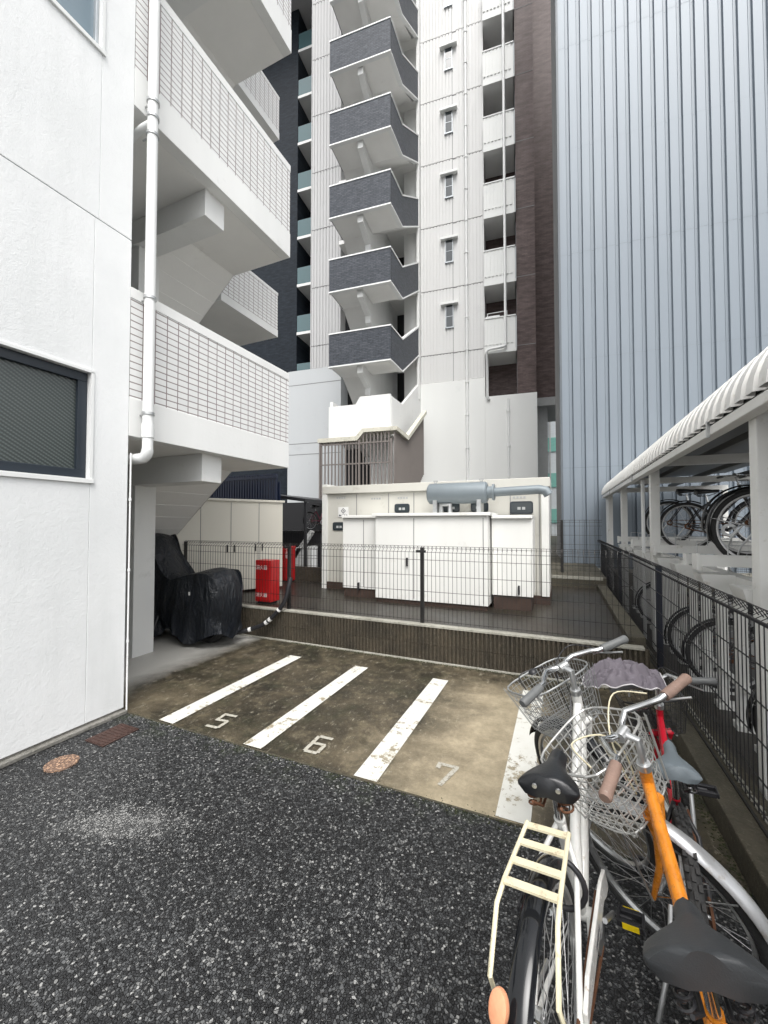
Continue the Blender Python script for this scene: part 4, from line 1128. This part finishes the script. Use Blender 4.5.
    for sd, v in ((-1, r1), (1, -r1)):
        c = Vector((bb.x+v.x, (cy-.022) if sd < 0 else .068, bb.z+v.z)); q = MB()
        q.box(c.x-.034, c.x+.034, c.y+sd*.012, c.y+sd*.022, c.z-.010, c.z+.010); q.box(c.x-.034, c.x+.034, c.y+sd*.088, c.y+sd*.096, c.z-.010, c.z+.010); q.box(c.x-.034, c.x-.016, c.y+sd*.022, c.y+sd*.088, c.z-.010, c.z+.010); q.box(c.x+.016, c.x+.034, c.y+sd*.022, c.y+sd*.088, c.z-.010, c.z+.010); q.tube([c, c+Vector((0, sd*.06, 0))], .007, 8)
        pd = q.build('pedal', M['black'], B, bevel=.004)
        for e in (-1, 1):
            q = MB(); q.box(c.x+e*.0345, c.x+e*.037, c.y+sd*.03, c.y+sd*.08, c.z-.009, c.z+.009)
            if sp.get('yel'): q.build('pedal_reflector', M['yellow'], pd)
    m = MB()
    for dz_ in (1, -1): m.tube([(bb.x, cy, bb.z+dz_*.085), (0, cy, Rw+dz_*.04)], .005, 6)
    m.ring((0, cy, Rw), .04, [(-.02, -.004), (0, -.004), (0, .004), (-.02, .004)], 24)
    m.build('chain', M['rust'], B)
    if sp.get('case'):
        m = MB(); Pp = [(bb.x+.12, bb.z+.02), (bb.x+.09, bb.z+.10), (bb.x, bb.z+.125), (.1, Rw+.085), (.03, Rw+.06), (.03, Rw+.03), (bb.x, bb.z+.06), (bb.x+.06, bb.z+.03)]
        m.prism(Pp, 'y', cy-.022, cy-.010); cg = m.build('chain_guard', sp['paint'], B, bevel=.004)
        for i_ in range(5):
            MB().box(.30-i_*.017, .311-i_*.017, cy-.0228, cy-.0222, .367, .381).build('lettering', M['text_dark'], cg)
        q = MB(); q.tube([ht+Vector((.0,.02,0)), Vector((.56,.022,.56)), Vector((.47,.022,.38)), Vector((.36,.03,.30)), Vector((.12,.05,.34)), Vector((.02,.05,.36))], .0028, 6); q.build('cable', M['black'], B, smooth=60)
        q = MB(); q.tube([Vector((-.01,.03,Rw)), Vector((-.01,.055,Rw)), ], .045, 20); q.tube([Vector((.03,.06,Rw+.02)), Vector((.18,.055,Rw+.0))], .006, 6); q.build('band_brake', M['alloy'], B, smooth=40)
    if sp.get('fender'):
        fender(B, rearc, Rw, sp['fender'], R(62), R(sp.get('frear', 195)), None, .030, stays=(R(165), R(130)) if not lo else (R(165),))
        fender(B, frontc, Rw, sp.get('ffender', sp['fender']), R(35), R(sp.get('ffront', 175)), S, .028, stays=(R(160), R(125)) if not lo else (R(160),))
    if sp.get('refl'):
        a = R(sp['refl']); c = Vector((math.cos(a)*(Rw+.036), 0, Rw+math.sin(a)*(Rw+.036))); nrm = Vector((math.cos(a), 0, math.sin(a))); nrm = Vector((-.85, .25, .45)).normalized(); q = MB(); P = []
        u_ = nrm.cross(Vector((0,0,1))).normalized(); v_ = nrm.cross(u_)
        for rr_, hh in ((0, .012), (.6, .011), (.95, .007), (1, .0), (.9, -.008), (0, -.008)):
            P.append([tuple(c+nrm*(hh+.012)+u_*.021*rr_*math.cos(b)+v_*.033*rr_*math.sin(b)+Vector((0,.03,0))) for b in [2*PI*k/24 for k in range(24)]])
        q.grid(P, closed_v=True); q.build('reflector', M['reflector'], B, smooth=40)
    if sp.get('carrier'):
        cz = Rw*2+.055; m = MB(); mt = sp['carrier']
        x1, x0 = sp.get('cx1', .145), sp.get('cx0', -.12); cw = .062
        for sd in (-1, 1):
            m.tube([(x1, sd*cw*.9, cz+.015), (x0+.06, sd*cw*1.05, cz+.0), (x0, sd*cw*1.1, cz-.015), (x0-.075, sd*cw*1.15, cz-.11), (x0-.03, sd*.075, Rw+.17), (0, sd*.062, Rw+.01)], .0058, 8)
        for k in range(4):
            xx = x1-.01-k*.068; m.box(xx-.011, xx+.011, -cw*1.0, cw*1.0, cz+.010-k*.003, cz+.016-k*.003)
        m.build('carrier', mt, B, smooth=45)
    if sp.get('basket'):
        basket(B, O, ax, steer, st.x+.06, zst-.26, sp['basket'], **sp.get('bk', {}))
        m = MB()
        for sd in (-1, 1): m.tube([Vector((wb, sd*.06, Rw)), Vector((st.x+.20, sd*.07, zst-.27)), Vector((st.x+.09, sd*.07, zst-.27))], .0045, 8)
        m.fn(S).build('basket_stay', M['alloy'], B, smooth=50)
    if sp.get('lock'):
        m = MB(); c = Vector((0, 0, Rw)); pts = [(c.x+math.cos(a)*.0+.20, .07*math.cos(b), c.z+.22+.07*math.sin(b)) for a, b in [(0, 2*PI*k/20) for k in range(17)]]
        m.tube(pts, .008, 8); m.build('ring_lock', M['black'], B, smooth=60)
    # kick stand
    m = MB(); m.tube([(0, .06, Rw), (-.10, .085, .17), (-.13, .13, .01)], .008, 8); m.tube([(0,.06,Rw),(.1,.08,.17)], .006, 8) if False else None
    m.build('kickstand', M['alloy'], B, smooth=50)
    if sp.get('lamp'):
        m = MB(); q = Vector((wb-.02, .07, Rw+.18)); m.tube([q, q+Vector((.03,0,0)), q+Vector((.075,0,0))], [.018, .028, .032], 14); m.fn(S).build('headlamp', M['black'], B, smooth=50)
    return B, S, st

spA = dict(tyre=M['rubber'], rim=M['alloy'], paint=M['bike_white'], saddle=M['leather'], grip=M['rubber_grey'], style='city', ft=.0175,
           fender=M['fender_black'], frear=190, refl=131, carrier=M['cream'], basket=simple('grey_basket_wire', (.32, .33, .33), .4, .5), case=True, yel=True, crank=R(-30),
           lamp=True, lock=True, sad=dict(L=.212, W=.092, rivets=True, thick=.045), bk=dict(W=.36, D=.27, H=.21, step=.022, r=.0014), cable=M['black'])
bike('city_bicycle', 'white city bicycle with black saddle and cream rear carrier, nearest the bay lines', (.013, 1.102), .159, .108, .937, 1.08, .835, .275, .968, .03, .235, .019, .333, .334, spA)
spB = dict(tyre=M['rubber'], rim=M['alloy'], paint=M['orange'], saddle=M['vinyl_grey'], grip=M['rubber_brown'], style='beam', ft=.0165,
           fender=M['fender_silver'], frear=185, ffront=182, basket=simple('silver_basket_wire', (.62, .62, .60), .3, .7), crank=-.3, tw=.02,
           sad=dict(L=.215, W=.102, thick=.05, nose=.026, tilt=-.30, coil=.014, mid=.52), bk=dict(W=.36, D=.28, H=.23, step=.036, r=.0022), cable=M['cream'], bell=False, carrier=M['orange'])
bike('city_bicycle', 'orange bicycle with dark grey saddle and brown grips, nearest the camera', (.396, .721), .02, .208, .978, 1.058, .815, .262, .917, .052, .225, .047, .31, .312, spB)
spC = dict(stay_paint=M['black'], tyre=M['rubber'], rim=M['bike_white'], paint=M['red_paint'], saddle=M['vinyl_blue'], grip=M['rubber_grey'], style='beam', ft=.014, knob=True, tw=.024,
           crank=1.2, sad=dict(L=.235, W=.082, thick=.035, nose=.022), basket=M['black'], bk=dict(W=.30, D=.22, H=.17, step=.026, r=.0014), bell=False)
BC, SC, stC = bike('small_bicycle', 'small red bicycle with blue grey saddle beside the kerb', (.415, 1.688), .108, .071, .32, .928, .701, .19, .777, .051, .165, .041, .29, .337, spC)

# cloth lying over the red bicycle's basket
P = []; N = 80; Mx = 60
for i in range(N+1):
    row = []
    for j_ in range(Mx+1):
        u = i/N*2-1; v = j_/Mx*2-1
        a = u*math.sqrt(1-v*v/2); b = v*math.sqrt(1-u*u/2)
        x = a*.19; y = b*.14; rr_ = math.hypot(a, b)
        z = .05*(1-rr_**2) + .05*mnoise.noise(Vector((a*1.6+2, b*3.5, 1))) + .05*(1-rr_**4)*abs(mnoise.noise(Vector((a*2.2+b*1.6, b*3.4-a*1.2, 4)))) + .006*math.sin(b*11+a*5+2*mnoise.noise(Vector((a*3, b*3, 0)))) - .07*max(0, -a-.45)
        z += (1-rr_**6)*(.011*(1-abs(mnoise.noise(Vector((a*4.5+9, b*3.2+a*2, 3)))*3)) + .005*(1-abs(mnoise.noise(Vector((a*9, b*8-a*4, 8)))*3)))
        row.append((x + .02*mnoise.noise(Vector((a*3, b*3, 7))), y, z))
    P.append(row)
t = thing('bag_cover', 'crumpled grey mauve cloth lying on the basket of the red bicycle', 'cloth', (.29, 2.40, .80), (0, 0, R(12)))
MB().grid(P).build('fabric', M['cloth'], t, smooth=80)
rim = [P[0][j_] for j_ in range(Mx+1)] + [P[i][Mx] for i in range(1, N+1)] + [P[N][j_] for j_ in range(Mx-1, -1, -1)] + [P[i][0] for i in range(N-1, 0, -1)]
MB().tube(rim, .0032, 6, closed=True).build('piping', M['cloth_rim'], t, smooth=60)

# bicycles in the rack
spD = dict(tyre=M['rubber'], rim=M['spoke'], paint=M['dark_paint'], saddle=M['leather'], grip=M['rubber_grey'], style='city', ft=.018, low=True, tw=.02,
           fender=M['fender_black'], basket=M['black'], bk=dict(W=.34, D=.26, H=.22, step=.045, r=.002), crank=.5, bell=False, sad=dict())
def rack(y, z, x, label, head, first=None, lean=0, steer=0):
    if first is None:
        b, _, _ = bike('parked_bicycle', label, (x, y, z), head, lean, steer, 1.08, .82, .22, .98, .1, .26, .03, .33, .33, spD, 'dark bicycles parked in the two tier rack')
        return b
    b = copy_tree(first); b['label'] = label; b.location = (x, y, z); b.rotation_euler = (-lean, 0, PI/2-head); return b
b0 = rack(4.25, 1.225, 1.50, 'dark bicycle on the upper tier, nearest the thick white post', PI/2)
rack(3.55, 1.275, 1.56, 'dark bicycle on the upper tier, partly behind the thick white post', PI/2, b0, .04)
rack(4.85, 1.275, 1.62, 'dark bicycle on the upper tier, second past the thick white post', PI/2, b0, -.05)
rack(6.75, 1.225, 1.60, 'dark bicycle on the upper tier between the two slimmer white posts', PI/2, b0)
rack(7.35, 1.275, 1.52, 'dark bicycle on the upper tier, furthest from the camera', PI/2, b0, -.03)
rack(3.32, .03, 1.44, 'dark bicycle on the lower tier, nearest the camera', PI/2, b0, .02)
rack(4.75, .03, 1.42, 'dark bicycle on the lower tier in the middle of the rack', PI/2, b0, -.02)
rack(5.35, .03, 1.40, 'dark bicycle on the lower tier just past the middle of the rack', PI/2, b0, .02)
rack(7.4, .03, 1.42, 'dark bicycle on the lower tier at the far end of the rack', PI/2, b0)
spE = dict(spD); spE.update(paint=M['pink_paint'], fender=None, basket=None)
bike('city_bicycle', 'pink bicycle standing on the deck of the dark shelter', (-6.9, 10.2, 1.38), R(15), .05, .2, 1.0, .75, .22, .9, .1, .24, .03, .28, .33, spE)

# ------------------------------------------------------------------ light, sky, camera
w = bpy.data.worlds.new('World'); sc.world = w; w.use_nodes = True; nt = w.node_tree; bg = nt.nodes['Background']
sky = nt.nodes.new('ShaderNodeTexSky'); sky.sky_type = 'NISHITA'; sky.sun_disc = False
SE, SR = R(58), R(153)
sky.sun_elevation = SE; sky.sun_rotation = SR; sky.dust_density = 4.0; sky.air_density = 1.0; sky.ozone_density = 1.0
hs = nt.nodes.new('ShaderNodeHueSaturation'); hs.inputs['Saturation'].default_value = .12
nt.links.new(sky.outputs[0], hs.inputs['Color']); nt.links.new(hs.outputs[0], bg.inputs['Color']); bg.inputs['Strength'].default_value = .15
sl = bpy.data.lights.new('sun', 'SUN'); sl.energy = 1.15; sl.angle = R(40); sl.color = (1, .97, .93)
so = bpy.data.objects.new('sun', sl); COL.objects.link(so)
# Nishita rotation: measured clockwise from +Y
d = Vector((math.sin(SR)*math.cos(SE), math.cos(SR)*math.cos(SE), math.sin(SE)))
so.rotation_euler = d.to_track_quat('Z', 'Y').to_euler(); so.location = (0, 0, 20)

cam = bpy.data.cameras.new('camera'); co = bpy.data.objects.new('camera', cam); COL.objects.link(co); sc.camera = co
cam.sensor_fit = 'VERTICAL'; cam.sensor_height = 36; cam.lens = 401/1024*36; cam.clip_start = .02; cam.clip_end = 500
co.location = (0, 0, 1.6)
co.rotation_euler = (R(90)+math.atan(11/401), 0, math.atan(176/401))
vs = sc.view_settings; vs.view_transform = 'Standard'; vs.look = 'None'; vs.gamma = 1; vs.exposure = 1.0; vs.use_curve_mapping = False
sc.cycles.use_denoising = True; sc.cycles.max_bounces = 8
